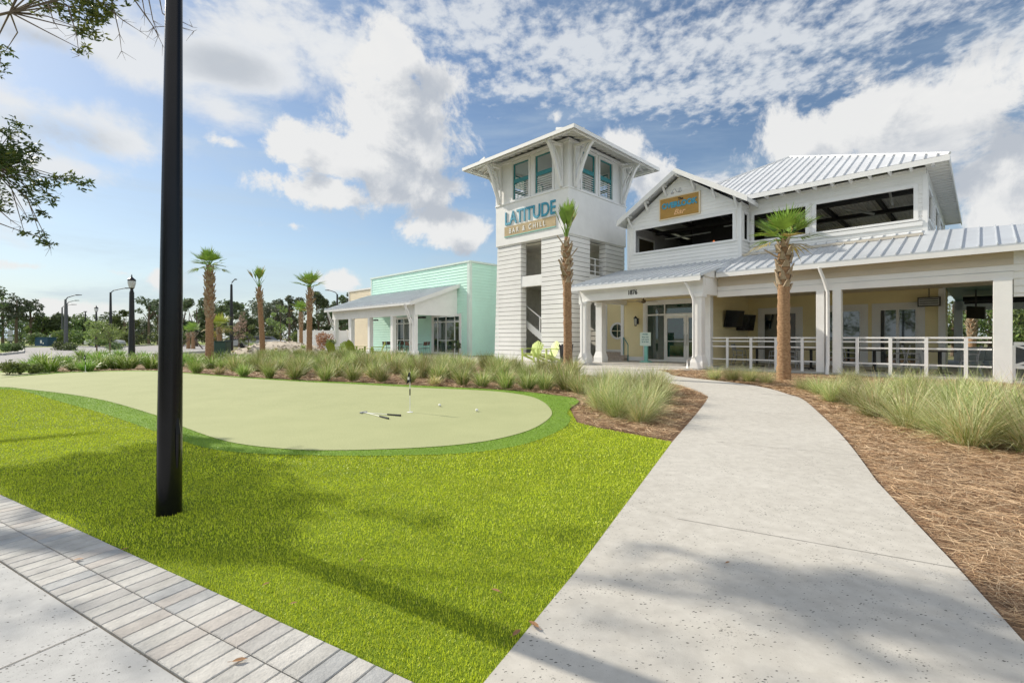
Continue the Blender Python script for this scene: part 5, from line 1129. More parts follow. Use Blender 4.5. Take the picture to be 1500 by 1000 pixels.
# ================================================================== vegetation
def strips(base, az, lean, length, width, droop, levels=4, tw=None):
    """curved tapering blades: arrays of one entry per blade -> verts, quads"""
    n = len(az); t = np.linspace(0, 1, levels); V = np.zeros((n, levels, 2, 3))
    dx, dy = np.cos(az), np.sin(az); tw = np.zeros(n) if tw is None else tw
    wx, wy = -np.sin(az + tw), np.cos(az + tw)
    ang = lean[:, None] + droop[:, None] * t[None, :] ** 1.3            # angle from vertical grows along the blade
    seg = length[:, None] / (levels - 1)
    r = np.concatenate([np.zeros((n, 1)), np.cumsum(np.sin((ang[:, 1:] + ang[:, :-1]) / 2) * seg, 1)], 1)
    z = np.concatenate([np.zeros((n, 1)), np.cumsum(np.cos((ang[:, 1:] + ang[:, :-1]) / 2) * seg, 1)], 1)
    wd = width[:, None] * np.array([.8, 1.0, .75, .06] if levels == 4 else np.linspace(1, .06, levels))[None, :] / 2
    for s, k in ((-1, 0), (1, 1)):
        V[:, :, k, 0] = base[:, 0:1] + r * dx[:, None] + s * wd * wx[:, None]
        V[:, :, k, 1] = base[:, 1:2] + r * dy[:, None] + s * wd * wy[:, None]
        V[:, :, k, 2] = base[:, 2:3] + z
    V = V.reshape(-1, 3); o = (np.arange(n) * levels * 2)[:, None, None]; l = (np.arange(levels - 1) * 2)[None, :, None]
    Fc = (o + l + np.array([0, 1, 3, 2])[None, None, :]).reshape(-1, 4)
    return V, Fc, levels - 1
def clump_mesh(n, r0, L0, L1, w_, lean_max, droop, mats, share):
    az = rng.uniform(0, 2 * math.pi, n); rr = r0 * np.sqrt(rng.uniform(0, 1, n)); a2 = az + rng.normal(0, .7, n)
    base = np.stack([rr * np.cos(a2), rr * np.sin(a2), np.full(n, -.02)], 1)
    lean = np.where(rng.uniform(0, 1, n) < .3, rng.uniform(.2, 1.0, n), np.abs(rng.normal(0, .6, n))) * lean_max * .95 + .03; lean = np.clip(lean, 0, 1.25)
    V, Fc, k = strips(base, az, lean, rng.uniform(L0, L1, n) * (1 - .15 * lean), rng.uniform(.6, 1.3, n) * w_, rng.uniform(.4, 1.3, n) * droop, 4, rng.normal(0, .6, n))
    mi = np.repeat(rng.choice(len(mats), n, p=share), k); return V, Fc, mi
FM = [GRASSG, GRASSP, GRASSS, GRASSD]
def clump_proto(kind, i):
    if kind == 'near': V, Fc, mi = clump_mesh(900, .10, .4, 1.0, .0055, .9, .85, FM, [.38, .34, .12, .16]); mats = FM
    elif kind == 'mid': V, Fc, mi = clump_mesh(430, .10, .45, .92, .0125, .75, .7, FM, [.42, .32, .11, .15]); mats = FM
    elif kind == 'green': V, Fc, mi = clump_mesh(400, .10, .45, .85, .0135, .7, .7, FM, [.66, .14, .03, .17]); mats = FM
    elif kind == 'straw': V, Fc, mi = clump_mesh(340, .10, .25, .55, .012, .9, .8, FM, [.12, .28, .5, .1]); mats = FM
    elif kind == 'seed': V, Fc, mi = clump_mesh(800, .11, .45, 1.1, .0055, .9, 1.1, FM, [.22, .52, .16, .10]); mats = FM
    else: V, Fc, mi = clump_mesh(230, .16, .5, .85, .026, .7, 1.25, [STRAPG, STRAPP], [.72, .28]); mats = [STRAPG, STRAPP]
    o = np_obj('grass_clump', V, Fc, mats, mi=mi); return o
PROTO = {}
GROUPN = {'near': 'pale grass clumps', 'mid': 'grass clumps behind the green', 'green': 'greener grass clumps behind the green', 'straw': 'small straw grass clumps', 'seed': 'pale grass clumps', 'strap': 'strap leaf clumps by the road'}
def clump(kind, x, y, s, label, group, z=None):
    v = rng.integers(0, 3); key = (kind, int(v))
    if key not in PROTO: o = clump_proto(kind, v); PROTO[key] = o
    else: o = PROTO[key].copy(); C.objects.link(o)
    o.location = (x, y, (gz(y) if z is None else z) - .01); o.rotation_euler = (0, 0, rng.uniform(0, 6.28)); o.scale = (s * rng.uniform(.95, 1.1), s * rng.uniform(.95, 1.1), s * rng.uniform(.9, 1.1))
    tag(o, label, 'grass clump', group); return o
taken = []
def free(x, y, d):
    for a, b in taken:
        if (a - x) ** 2 + (b - y) ** 2 < d * d: return False
    taken.append((x, y)); return True
# front row along the back edge of the green
row = [(288, 548), (322, 550), (357, 553), (395, 555), (433, 557), (477, 558.5), (517, 559), (559, 561), (600, 562), (637, 565.5), (677, 566), (706, 568), (741, 571), (773, 572), (799, 573), (830, 574.5), (850, 579)]
for i, (px, py) in enumerate(row):
    x, y = G(px, py - 1.5); free(x, y, 0)
    kind = 'straw' if i in (1, 9) else ('green' if i < 4 else 'mid'); s = (.78 if kind != 'straw' else .75) * rng.uniform(.9, 1.1)
    clump(kind, x, y, s, f'{ORD[i]} grass clump right of the lamp post along the back edge', 'front row behind the green')
# the mass behind it
bedm = [(-10.8, 17.5), (-8.0, 15.5), (-3.4, 13.6), (0.2, 12.3), (1.5, 11.8), (2.2, 15), (1.0, 17.3), (-2.0, 20.2), (-4.6, 23.5), (-8.4, 27.4), (-12.0, 30.5), (-15.5, 30.0)]
def inpoly(x, y, poly):
    c = False; j = len(poly) - 1
    for i in range(len(poly)):
        if (poly[i][1] > y) != (poly[j][1] > y) and x < (poly[j][0] - poly[i][0]) * (y - poly[i][1]) / (poly[j][1] - poly[i][1]) + poly[i][0]: c = not c
        j = i
    return c
n = 0
for _ in range(6000):
    x, y = rng.uniform(-16, 3), rng.uniform(11.5, 31)
    if not inpoly(x, y, bedm) or not free(x, y, .78 if y < 20 else 1.0): continue
    u = rng.uniform(); kind = 'green' if (u < .55 and x < -6) or u < .2 else ('straw' if u > .93 else 'mid')
    lb = {'green': 'green grass clump in the thick bed between the putting green and the patio', 'mid': 'pale feathery grass clump in the thick bed between the putting green and the patio', 'straw': 'small straw coloured clump in the thick bed between the putting green and the patio'}[kind]
    clump(kind, x, y, rng.uniform(.8, 1.05) * (1.0 if kind != 'straw' else .8), lb, GROUPN[kind]); n += 1
    if n > 175: break
# dense cluster left of the path
cl = [(880, 600, .95), (905, 612, .95), (928, 604, .9), (950, 606, .9), (893, 590, .9), (918, 590, .95), (945, 588, 1.0), (968, 590, .95), (875, 580, .85), (900, 576, .9), (925, 574, .9), (950, 573, .95), (938, 619, .82), (962, 578, .95), (885, 570, .85), (910, 566, .8)]
for i, (px, py, s) in enumerate(cl):
    x, y = G(px, py); clump('near' if i % 3 else 'seed', x, y, s * .95, 'large pale grass clump in the dense cluster between the green and the path', 'cluster left of the path')
# bed right of the path
cl = [(1047, 556, .62), (1072, 558, .66), (1098, 560, .66), (1122, 562, .6), (1178, 572, .62), (1200, 578, .72), (1230, 576, .75), (1218, 590, .7), (1250, 594, .8), (1285, 588, .85), (1245, 566, .8), (1320, 580, .9), (1345, 572, .85), (1282, 612, .85), (1350, 602, .95), (1385, 590, .95), (1410, 575, .6), (1400, 604, .95), (1330, 628, .85), (1400, 624, 1.0), (1440, 610, .9), (1420, 655, 1.0), (1462, 640, 1.0), (1498, 655, 1.02), (1385, 640, .8), (1530, 640, 1.0), (1480, 618, .85), (1520, 668, .95), (1445, 628, .9), (1560, 655, 1)]
for i, (px, py, s) in enumerate(cl):
    x, y = G(px, py)
    lb = 'large pale arching grass clump in the mass right of the path'
    if i < 4: lb = f'{ORD[i]} low grass clump from the entry post, in the row before the railing'
    if (px, py) == (1420, 655): lb = 'biggest nearest grass clump right of the path, bright green at its base'
    clump('near' if i % 3 else 'seed', x, y, s * (1.1 if (py > 600 or i < 4) else .95), lb, 'grass right of the path')
o = clump('straw', *G(1415, 566), .7, 'thin straw coloured tuft at the foot of the wide white end column', 'grass right of the path'); o = clump('straw', *G(1452, 568), .6, 'thin straw coloured tuft right beside the wide white end column', 'grass right of the path')
# strap leaf clumps on the left
st_ = [(45, 542), (72, 545), (112, 543), (128, 544), (150, 541), (170, 540), (188, 540.5), (222, 540), (60, 533), (95, 534), (140, 532), (170, 531), (205, 533), (262, 536), (285, 538), (310, 540), (335, 541), (275, 529), (300, 530), (325, 531), (120, 527), (150, 525), (175, 524), (350, 535), (240, 531), (212, 527)]
for i, (px, py) in enumerate(st_):
    x, y = G(px, py - .5); taken.append((x, y)); clump('strap', x, y, rng.uniform(.85, 1.1), (f'{ORD[i]} strap leaved clump from the left, front row by the road' if i < 8 else 'glossy strap leaved clump in the rows between road and green'), GROUPN['strap'])

# leafy shrubs
def leaf_cloud(centres, radii, n, size, flat=.6):
    """leaf faces scattered through several lumps"""
    k = len(centres); w_ = np.array(radii) ** 2; w_ = w_ / w_.sum(); idx = rng.choice(k, n, p=w_)
    d = rng.normal(0, 1, (n, 3)); d /= np.linalg.norm(d, axis=1)[:, None]; r = rng.uniform(.25, 1, n) ** .45
    c = np.array(centres)[idx] + d * (np.array(radii)[idx] * r)[:, None] * np.array([1, 1, flat + .25])
    q = rng.normal(0, 1, (n, 3)); q /= np.linalg.norm(q, axis=1)[:, None]; p = np.cross(q, rng.normal(0, 1, (n, 3))); p /= np.linalg.norm(p, axis=1)[:, None]
    s = size * rng.uniform(.6, 1.3, n)[:, None]
    V = np.stack([c - q * s, c + p * s * .42, c + q * s, c - p * s * .42], 1).reshape(-1, 3); Fc = np.arange(4 * n).reshape(n, 4); return V, Fc
def shrub(name, lb, x, y, r, h, mats, share, size=.035, n=900, group=None):
    t = thing(name, lb, 'shrub', (x, y, gz(y)), 0, group); cs = []; rs = []
    for _ in range(7): a = rng.uniform(0, 6.28); q = rng.uniform(0, r * .6); cs.append((q * math.cos(a), q * math.sin(a), h * rng.uniform(.35, .75))); rs.append(r * rng.uniform(.35, .6))
    V, Fc = leaf_cloud(cs, rs, n, size); V[:, 2] = np.abs(V[:, 2]); np_obj('foliage', V, Fc, mats, t, rng.choice(len(mats), n, p=share))
    m = MB(Matrix.Translation((x, y, gz(y))))
    for _ in range(6): a = rng.uniform(0, 6.28); m.tube([(0, 0, -.02), (math.cos(a) * r * .4, math.sin(a) * r * .4, h * .6)], [.012, .005], 4)
    m.build('stem', BARK, t); return t
for i, (px, py, r, h, lb) in enumerate(((12, 551, .42, .42, 'low rounded green shrub at the far left edge of the bed'), (30, 550.5, .36, .38, 'low green shrub second from the left edge, touching the rounded one'), (53, 549, .3, .32, 'small low green shrub between the left shrubs and strap leaf clumps'))):
    x, y = G(px, py - 2); shrub('low_shrub', lb, x, y, r, h, [LEAFL, LEAFM], [.75, .25], .05, 700, 'low shrubs')
for i, (px, Y, r, h, lb) in enumerate(((88, 48, 1.0, .8, 'low dark hedge shrub on the roadside behind the tall street light'), (104, 47, 1.0, .7, 'low roadside shrub just right of the street light base'), (8, 42, .8, .7, 'low roadside shrub left of the road sign'), (22, 42, .7, .7, 'low roadside shrub right of the road sign'), (172, 50, 1.2, .5, 'low roadside shrub behind the near acorn lamp'))): shrub('roadside_shrub', lb, at(px, Y), Y, r, h, [LEAFM, LEAFD], [.6, .4], .12, 500, 'roadside shrubs')
shrub('rust_shrub', 'rust brown leafy shrub in front of the white fence', at(471, 38), 38, 1.0, 1.8, [LEAFRUST, LEAFPINK], [.75, .25], .09, 900)
shrub('green_shrub', 'small green shrub beside the rust brown one by the fence', at(485, 37), 37, .55, 1.3, [LEAFM, LEAFL], [.6, .4], .08, 500)
x, y = A2W(-26.2, 20.4)
for k, dx in enumerate((0, .42)): t = shrub('upright_shrub', ['slim dark upright shrub against the mint wall corner', 'second slim dark shrub against the mint wall, nearer the tower'][k], x + dx, y - dx, .2, 1.55, [LEAFD, LEAFM], [.7, .3], .05, 500, 'slim shrubs by the mint wall')

# palms
def palm(px, Y, topy, tr, lb, nfr, spread, L, mats=(None,), lean=(0, 0), boots=.45, dead=3, col=None, gap=.5, dens=1.0, fan_=None, pet_=.55, neck=True):
    x = at(px, Y); z0 = gz(Y) - .02; H = CH + (HY - topy) / F * Y - z0
    t = thing('palm_tree', lb, 'palm', (x, Y, z0), 0, 'cabbage palms'); M = Matrix.Translation((x, Y, z0))
    def C_(u): return Vector((lean[0] * H * u ** 1.4, lean[1] * H * u, H * u))
    m = MB(M); ns = 34; pts = []; rad = []
    for i in range(ns + 1):
        u = i / ns; r = tr * (1.12 - .12 * min(u * 4, 1)) * (1 - .1 * u) * (1 + .06 * math.sin(i * 2.6) + random.uniform(-.035, .035)); pts.append(C_(u)); rad.append(r * (1.0 if u < .90 else 1 - (u - .90) * 5.5))
    m.tube(pts, rad, 16); m.build('trunk', PALMBARK, t, smooth=True)
    m = MB(M); nb = int(H * boots / .046)
    for i in range(nb):
        q = i / nb; u = 1 - boots + boots * q * .96; an = i * 2.399 + random.uniform(-.2, .2); c = C_(u); d = Vector((math.cos(an), math.sin(an), 0)); s = Vector((-d.y, d.x, 0))
        bulge = (1.02 + .22 * math.sin(q * 2.6)) * (1 if q < .8 else 1 - (q - .8) * 2.2); r = tr * .78 * bulge; w_ = tr * random.uniform(.5, .68) * (1 if q < .85 else .7); l_ = tr * random.uniform(.9, 1.5)
        fl = random.uniform(.4, .75) if random.random() < .93 else random.uniform(1.2, 2.0)
        b0 = c + d * r - Vector((0, 0, l_ * .25)); tp = c + d * (r + tr * fl) + Vector((0, 0, l_ * (.75 if fl < 1 else 1.2)))
        m.hexa([b0 - s * w_ - d * .03, b0 + s * w_ - d * .03, b0 + s * w_ * .9 + d * .02, b0 - s * w_ * .9 + d * .02, tp - s * w_ * .34 - d * .03, tp + s * w_ * .34 - d * .03, tp + s * w_ * .3 + d * .012, tp - s * w_ * .3 + d * .012])
    m.build('leaf_bases', BOOT, t)
    top = C_(.985); V = []; Fs = []; mi = []; pet = MB(M)
    for i in range(nfr):
        u = (i + .5) / nfr; an = i * 2.399 + random.uniform(-.3, .3); th = spread * (u ** .75) * random.uniform(.85, 1.1)          # angle from straight up
        old = i >= nfr - dead; d = Vector((math.sin(th) * math.cos(an), math.sin(th) * math.sin(an), math.cos(th)))
        pl = L * random.uniform(.8, 1.2) * pet_; p0 = top + d * .06; p1 = p0 + d * pl + Vector((0, 0, -.12 * pl * math.sin(th))); pet.tube([p0, (p0 + p1) / 2 + Vector((0, 0, .05)), p1], [.022, .016, .01], 5)
        sd = d.cross(Vector((0, 0, 1))); sd = sd.normalized() if sd.length > .05 else Vector((math.cos(an + 1.57), math.sin(an + 1.57), 0)); up = sd.cross(d).normalized()
        fl_ = random.uniform(.75, 1.08); nl = int(15 * dens + .5); fan = fan_ or (1.6 if spread > .6 else .8)
        for k in range(nl):
            f = (k / (nl - 1) - .5) * 2 * fan * random.uniform(.94, 1.06); ld = (d * math.cos(f) + sd * math.sin(f) + up * (.18 * abs(f))).normalized(); ll = L * random.uniform(.66, .98) * fl_ * (1 - .22 * abs(f) / fan); wv = ld.cross(up).normalized() * (.026 if dens >= 1 else .034)
            dr = (.05 + .30 * (th / 1.6) ** 2) * ll; a = p1 + ld * .02; b = p1 + ld * ll * .55 + Vector((0, 0, -dr * .25)); c = p1 + ld * ll + Vector((0, 0, -dr)); o = len(V)
            V += [a - wv * .3, a + wv * .3, b + wv, b - wv, c + wv * .1, c - wv * .1]; Fs += [(o, o + 1, o + 2, o + 3), (o + 3, o + 2, o + 4, o + 5)]; q = 1 if (old or random.random() < .06) else 0; mi += [q, q]
    np_obj('fronds', np.array([tuple(v) for v in V]), np.array(Fs), [col or FROND, FRONDD], t, np.array(mi)); pet.build('petioles', FROND if not col else col, t); return t
palm(832, 15.6, 347, .145, 'slender palm with upright tied fronds standing before the white tower', 12, .42, 1.05, boots=.34, dead=0, lean=(-.012, 0), fan_=.34, pet_=.4)
palm(1148, 13.9, 349, .175, 'stout palm with wide fan crown before the porch railing', 18, 1.6, 1.04, boots=.35, dead=3, lean=(0, 0), fan_=.95, pet_=.33)
palm(307, 24, 388, .185, 'tallest palm in the left row, with full round crown', 19, 1.7, .85, boots=.55, dead=0, fan_=1.1, pet_=.45)
palm(385, 28, 420, .15, 'leaning palm with narrow clipped crown before the shell mound', 9, .55, .95, boots=.22, dead=2, lean=(-.055, 0), dens=.6, fan_=.45)
palm(453, 27, 420, .155, 'palm with ragged crown before the rust shrub and white fence', 13, 1.4, .95, boots=.35, dead=0, lean=(.012, 0), fan_=.95, pet_=.4)
palm(441, 42, 456, .16, 'thin palm just behind the ragged crowned one by the fence', 14, 1.4, .9, boots=.4, dead=2)
palm(321, 36, 478, .17, 'short yellowing palm beside the dark green transformer', 15, 2.0, .95, col=FRONDY, boots=.3, dead=3)
palm(283, 54, 486, .2, 'short braced palm at far left with two props', 8, 1.2, 1.0, boots=.3, dead=0)
palm(276, 55, 487, .2, 'short bare topped palm trunk left beside the braced one', 4, .8, .8, boots=.3, dead=0)
pr_ = thing('palm_props', 'timber props leaning on the short palms at far left', 'props', (at(280, 54), 54, .1)); m = MB()
for dx in (-2.0, -1.0, 1.6): m.bar((at(280, 54) + dx, 53.6, .1), (at(281, 54) + dx * .2, 53.9, 1.3), .09)
m.build('prop', BARK, pr_)
palm(1424, 29.5, 436, .2, 'palm trunk seen through the open bar', 14, 1.5, .8, boots=.7, pet_=.4)

# trees
def tree(name, lb, x, y, h, cr, z0, mats, share, n, size, seed_lumps=14, group=None, tr=.14, flat=.7, shape='round', cat='tree'):
    t = thing(name, lb, cat, (x, y, gz(y) - .05), 0, group); cs = []; rs = []
    for i in range(seed_lumps):
        u = rng.uniform(0, 1); zz = z0 + (h - z0) * u
        if shape == 'round': R_ = cr * math.sqrt(max(.08, 1 - (2 * u - 1) ** 2 * .9))
        elif shape == 'pine': R_ = cr * (.5 + .5 * math.sin(u * 3.1)) * (.7 if u < .3 else 1)
        else: R_ = cr * (1.05 - .75 * u)
        a = rng.uniform(0, 6.28); q = R_ * math.sqrt(rng.uniform(.05, 1)); cs.append((q * math.cos(a), q * math.sin(a), zz)); rs.append(cr * rng.uniform(.2, .42) if shape != 'pine' else cr * rng.uniform(.22, .4))
    V, Fc = leaf_cloud(cs, rs, n, size, flat); np_obj('crown', V, Fc, mats, t, rng.choice(len(mats), n, p=share))
    m = MB(Matrix.Translation((x, y, gz(y) - .05))); m.tube([(0, 0, 0), (rng.uniform(-.1, .1) * tr * 4, 0, z0 * .6), (0, 0, z0), (rng.uniform(-.3, .3) * cr * .3, 0, z0 + (h - z0) * .75)], [tr * 1.2, tr, tr * .8, tr * .25], 8)
    for c in cs[::2]: m.tube([(0, 0, z0 * .8 + (c[2] - z0) * .3), (c[0] * .5, c[1] * .5, (z0 + c[2]) / 2 + .1), c], [tr * .45, tr * .3, tr * .1], 5)
    m.build('trunk', BARK, t, smooth=True); return t
FAR = [  # px, top row, half width px, depth, kind
    (-18, 415, 26, 75, 'd'), (4, 428, 18, 78, 'g'), (24, 432, 15, 80, 'p'), (45, 441, 15, 82, 'p'), (60, 462, 14, 84, 'm'), (82, 462, 14, 86, 'd'), (102, 469, 16, 88, 'm'), (122, 472, 15, 90, 'm'), (140, 474, 12, 85, 'm'), (160, 478, 14, 88, 'd'), (182, 459, 13, 80, 'm'), (203, 471, 13, 88, 'g'), (218, 437, 15, 84, 'p'), (232, 440, 13, 86, 'p'), (246, 462, 14, 90, 'm'),
    (266, 441, 16, 74, 'd'), (288, 438, 16, 72, 'd'), (303, 452, 14, 78, 'd'), (318, 446, 12, 78, 'd'), (338, 440, 15, 70, 'd'), (362, 455, 15, 76, 'd'), (384, 442, 16, 84, 'g'), (404, 438, 15, 82, 'g'), (424, 436, 14, 78, 'p'), (440, 441, 14, 84, 'g'), (466, 432, 15, 76, 'd'), (482, 440, 14, 80, 'p'), (500, 434, 15, 74, 'd'), (514, 428, 12, 78, 'g'), (530, 431, 14, 84, 'd')]
KIND = {'d': ('broad_tree', [LEAFD, LEAFM], [.8, .2], 'round', 1500, .30), 'm': ('bushy_tree', [LEAFM, LEAFL, LEAFD], [.6, .2, .2], 'round', 1300, .28), 'g': ('grey_green_tree', [LEAFG, LEAFD], [.7, .3], 'round', 1000, .26), 'p': ('tall_pine', [LEAFD, LEAFG], [.6, .4], 'pine', 800, .26)}
WORD = {'d': 'dark broad tree', 'm': 'mid green bushy tree', 'g': 'grey green loose tree', 'p': 'tall thin crowned pine'}
for i, (px, ty, hw, Y, k) in enumerate(FAR):
    nm, mats, sh_, shp, n_, sz = KIND[k]; h = CH + (HY - ty) / F * Y; cr = hw / F * Y * 1.15
    w_ = f'{ORD[i]} from left in the far treeline' if i < 15 else f'{ORD[i-15]} right of the near lamp post in the far treeline'
    tree(nm, WORD[k] + ', ' + w_, at(px, Y), Y, h, cr, h * (.2 if k != 'p' else .55), mats, sh_, n_, sz * (Y / 80), 16 if k != 'p' else 11, 'far treeline', .2)
FARB = [(px, Y) for px, Y in [(-30, 100), (30, 105), (75, 104), (125, 105), (170, 102), (215, 104), (275, 96), (325, 95), (370, 96), (412, 98), (455, 96), (500, 98), (545, 97)]]
for i, (px, Y) in enumerate(FARB):
    h = rng.uniform(4.5, 6.2) if px < 255 else rng.uniform(6.5, 8.5)
    tree('background_tree', f'dull green understorey tree, {ORD[i]} from left at the back of the treeline', at(px, Y), Y, h, 4.2, .6, [LEAFM, LEAFD, LEAFG], [.4, .4, .2], 1300, .33, 18, 'back of the treeline', .2)
for i in range(12):
    px = [48, 88, 118, 150, 190, 236, 262, 310, 352, 400, 436, 478][i]; Y = 70 + (i % 3) * 5
    shrub('verge_bush', f'green bush, {ORD[i]} from left along the foot of the treeline', at(px, Y), Y, 2.0, 2.3, [LEAFM, LEAFL, LEAFD], [.5, .25, .25], .22, 700, 'bushes under the treeline')
tree('young_leafy_tree', 'young leafy yellow green tree behind the strap clumps, by the acorn lamp', at(161, 38), 38, 2.75, 1.15, 1.0, [LEAFL, LEAFM], [.7, .3], 1500, .07, 16, None, .05)
tree('young_leafy_tree', 'smaller young leafy tree left of the yellow green one', at(142, 41), 41, 2.6, .9, .9, [LEAFL, LEAFM], [.6, .4], 900, .075, 12, None, .05)
tree('bare_pink_tree', 'small pinkish brown tree between the tallest and leaning palms', at(350, 48), 48, 3.8, .95, 1.3, [LEAFPINK, LEAFPINK], [.5, .5], 800, .07, 16, None, .05, shape='cone')
tree('young_oak', 'young staked tree with loose green crown behind the shell mound', at(411, 52), 52, 4.8, 1.15, 2.0, [LEAFM, LEAFL], [.6, .4], 1000, .10, 14, None, .06)
tree('small_green_tree', 'small rounded green tree left of the leaning palm', at(364, 50), 50, 2.7, .85, .7, [LEAFM, LEAFL], [.8, .2], 700, .09, 10, None, .05)
for i, (px, Y, h, cr) in enumerate(((1396, 33, 4.6, 1.9), (1450, 34, 5.0, 2.2), (1475, 29, 4.4, 1.8), (1510, 31, 4.6, 2.2), (1362, 36, 4.2, 2.0), (1545, 27, 4.4, 2.0))):
    x, y = at(px, Y), Y; tree('bushy_tree', f'bushy tree beyond the open bar, {ORD[i]} from the bar sideways' if False else ['bushy tree seen through the open bar, just left of the palm trunk', 'bushy tree seen through the open bar, just right of the palm trunk', 'bushy tree beyond the bar, behind the wide white end column', 'bushy tree beyond the bar at the right frame edge', 'bushy tree beyond the bar, nearest the yellow wall', 'bushy tree beyond the crossed rail at far right'][i], x, y, h, cr, .8, [LEAFM, LEAFL, LEAFD], [.5, .25, .25], 2600, .13, 20, 'trees beyond the bar')

for i, (x, y, h, cr) in enumerate(((-16, -20, 9, 4), (-24, -16, 11, 4.5), (-30, -26, 12, 5), (-22, -28, 10, 4.5), (-36, -18, 11, 5), (-12, -30, 9, 4), (-40, -30, 12, 5), (-30, -8, 9, 4))):
    tree('broad_tree', f'broad leafy tree across the street, mirrored in the porch windows, {ORD[i]} in the row', x, y, h, cr, 1.8, [LEAFM, LEAFL, LEAFD], [.5, .25, .25], 1500, .26, 18, 'trees across the street', .2)
# shell mound with rocks
mx_, my_ = at(412, 40), 40; md = thing('shell_mound', 'low mound of pale shells and sand behind the leaning palm', 'mound', (mx_, my_, .1)); V = []; Fs = []; nr, na = 10, 30
for i in range(nr + 1):
    for k in range(na): u = i / nr; an = 2 * math.pi * k / na; rr = 1 - u; hh = 1.0 * (1 - rr ** 2) ** .9 + .1 * rng.uniform(-1, 1) * (0 < i < nr); V.append((4.3 * rr * math.cos(an), 2.8 * rr * math.sin(an), hh - .1))
for i in range(nr):
    for k in range(na): k2 = (k + 1) % na; Fs.append((i * na + k, i * na + k2, (i + 1) * na + k2, (i + 1) * na + k))
np_obj('sand_heap', np.array(V), np.array(Fs), SAND, md, smooth=True)
n = 260; V = []; Fs = []
for i in range(n):
    an = rng.uniform(0, 6.28); rr = math.sqrt(rng.uniform(0, 1)); c = np.array([4.2 * rr * math.cos(an), 2.75 * rr * math.sin(an), 1.0 * (1 - rr ** 2) ** .9 - .07]); s = rng.uniform(.05, .15); o = len(V)
    q = rng.normal(0, 1, (6, 3)) * .25 + np.array([[1, 0, 0], [-1, 0, 0], [0, 1, 0], [0, -1, 0], [0, 0, .8], [0, 0, -.6]]); V += list(c + q * s)
    for a_, b_, c_ in ((0, 2, 4), (2, 1, 4), (1, 3, 4), (3, 0, 4), (2, 0, 5), (1, 2, 5), (3, 1, 5), (0, 3, 5)): Fs.append((o + a_, o + b_, o + c_))
ob = np_obj('loose_shells', np.array(V), np.array(Fs), [ROCK, SAND], md, rng.integers(0, 2, len(Fs))); ob['kind'] = 'stuff'
for i, (dx, dy, s) in enumerate(((-3.2, -1.5, .5), (-1.6, -2.0, .45), (.6, -2.1, .5), (2.4, -1.2, .55), (3.5, .2, .6), (-2.8, .6, .8), (-3.8, .3, .9), (-2.2, 1.2, .9), (3.9, -1, .6), (1.6, 1.8, .6))): clump('green' if i % 2 else 'straw', mx_ + dx, my_ + dy, s, ('green' if i % 2 else 'straw coloured') + ' tuft growing on or beside the pale shell mound', 'tufts on the shell mound', .75 - .045 * (dx * dx + 2 * dy * dy) + .1)

# ------------------------------------------------------------------ big oak left of the frame: boughs reach into the picture and dapple the ground
OX, OY = -15.5, 7.0
ok = thing('oak_tree', 'big oak whose leafy boughs hang in at the upper left', 'tree', (OX, OY, -.02))
cl_ = []          # leaf clusters: centre, radius, leaves
def shade(px, py, zc, r, n): x, y = G(px, py); t = zc / math.tan(SUN_EL); cl_.append(((x + SUN.x / math.cos(SUN_EL) * t, y + SUN.y / math.cos(SUN_EL) * t, zc), r * (.9 if (px < 600 and py < 820) else 1.0), int(n * (1.6 if (px < 600 and py < 820) else .24)), 2.0 if (px < 600 and py < 820) else 1.0))
for a in ((110, 700, 5.6, .5, 460), (180, 690, 5.8, .55, 520), (235, 665, 5.5, .42, 320), (150, 718, 6.0, .45, 380), (300, 690, 6.2, .45, 360), (345, 725, 6.4, .42, 330), (400, 735, 6.6, .4, 330), (300, 770, 6.5, .36, 260), (285, 648, 5.2, .28, 110), (200, 745, 6.6, .45, 340), (245, 775, 6.8, .4, 260), (350, 790, 7.0, .28, 150), (90, 730, 6.3, .4, 280), (30, 700, 5.8, .35, 200), (130, 675, 5.4, .3, 120), (60, 690, 5.6, .3, 130),
          (830, 785, 8.0, .26, 150), (862, 805, 8.1, .24, 140),
          (1240, 930, 9.2, .24, 90), (930, 965, 8.7, .24, 100), (1010, 980, 8.9, .26, 110), (1340, 990, 9.4, .22, 60), (860, 930, 8.3, .18, 60),
          (60, 850, 6.9, .3, 110), (150, 950, 7.5, .3, 110), (20, 905, 7.0, .3, 110)): shade(*a)
def vis(px, py, Y, r, n): cl_.append(((at(px, Y), Y, CH + (HY - py) / F * Y), r * 1.12, int(n * 3.6), 1.0))
for a in ((20, 190, 8.4, .22, 55), (5, 225, 8.3, .38, 150), (30, 232, 8.5, .28, 90), (20, 262, 8.4, .33, 130), (52, 222, 8.6, .16, 36), (60, 265, 8.6, .22, 60), (50, 285, 8.5, .22, 60), (85, 262, 8.7, .14, 26), (105, 264, 8.7, .13, 24), (125, 270, 8.8, .13, 26), (78, 290, 8.6, .12, 18), (62, 310, 8.6, .11, 18), (8, 300, 8.4, .2, 34), (40, 318, 8.5, .09, 12),
          (60, 348, 8.5, .11, 20), (36, 342, 8.5, .08, 10), (72, 358, 8.5, .08, 11), (2, 100, 8.3, .13, 26), (8, 75, 8.3, .1, 14),
          (130, 8, 7.4, .3, 110), (100, 18, 7.5, .2, 50), (150, 25, 7.4, .16, 36), (118, 42, 7.5, .16, 30), (140, 48, 7.4, .13, 26), (118, 72, 7.5, .1, 16), (160, 5, 7.3, .2, 50), (60, 12, 7.6, .12, 18), (80, 5, 7.6, .16, 26), (200, -12, 7.2, .18, 26), (125, -30, 7.6, .45, 180), (60, -30, 7.8, .4, 150)): vis(*a)
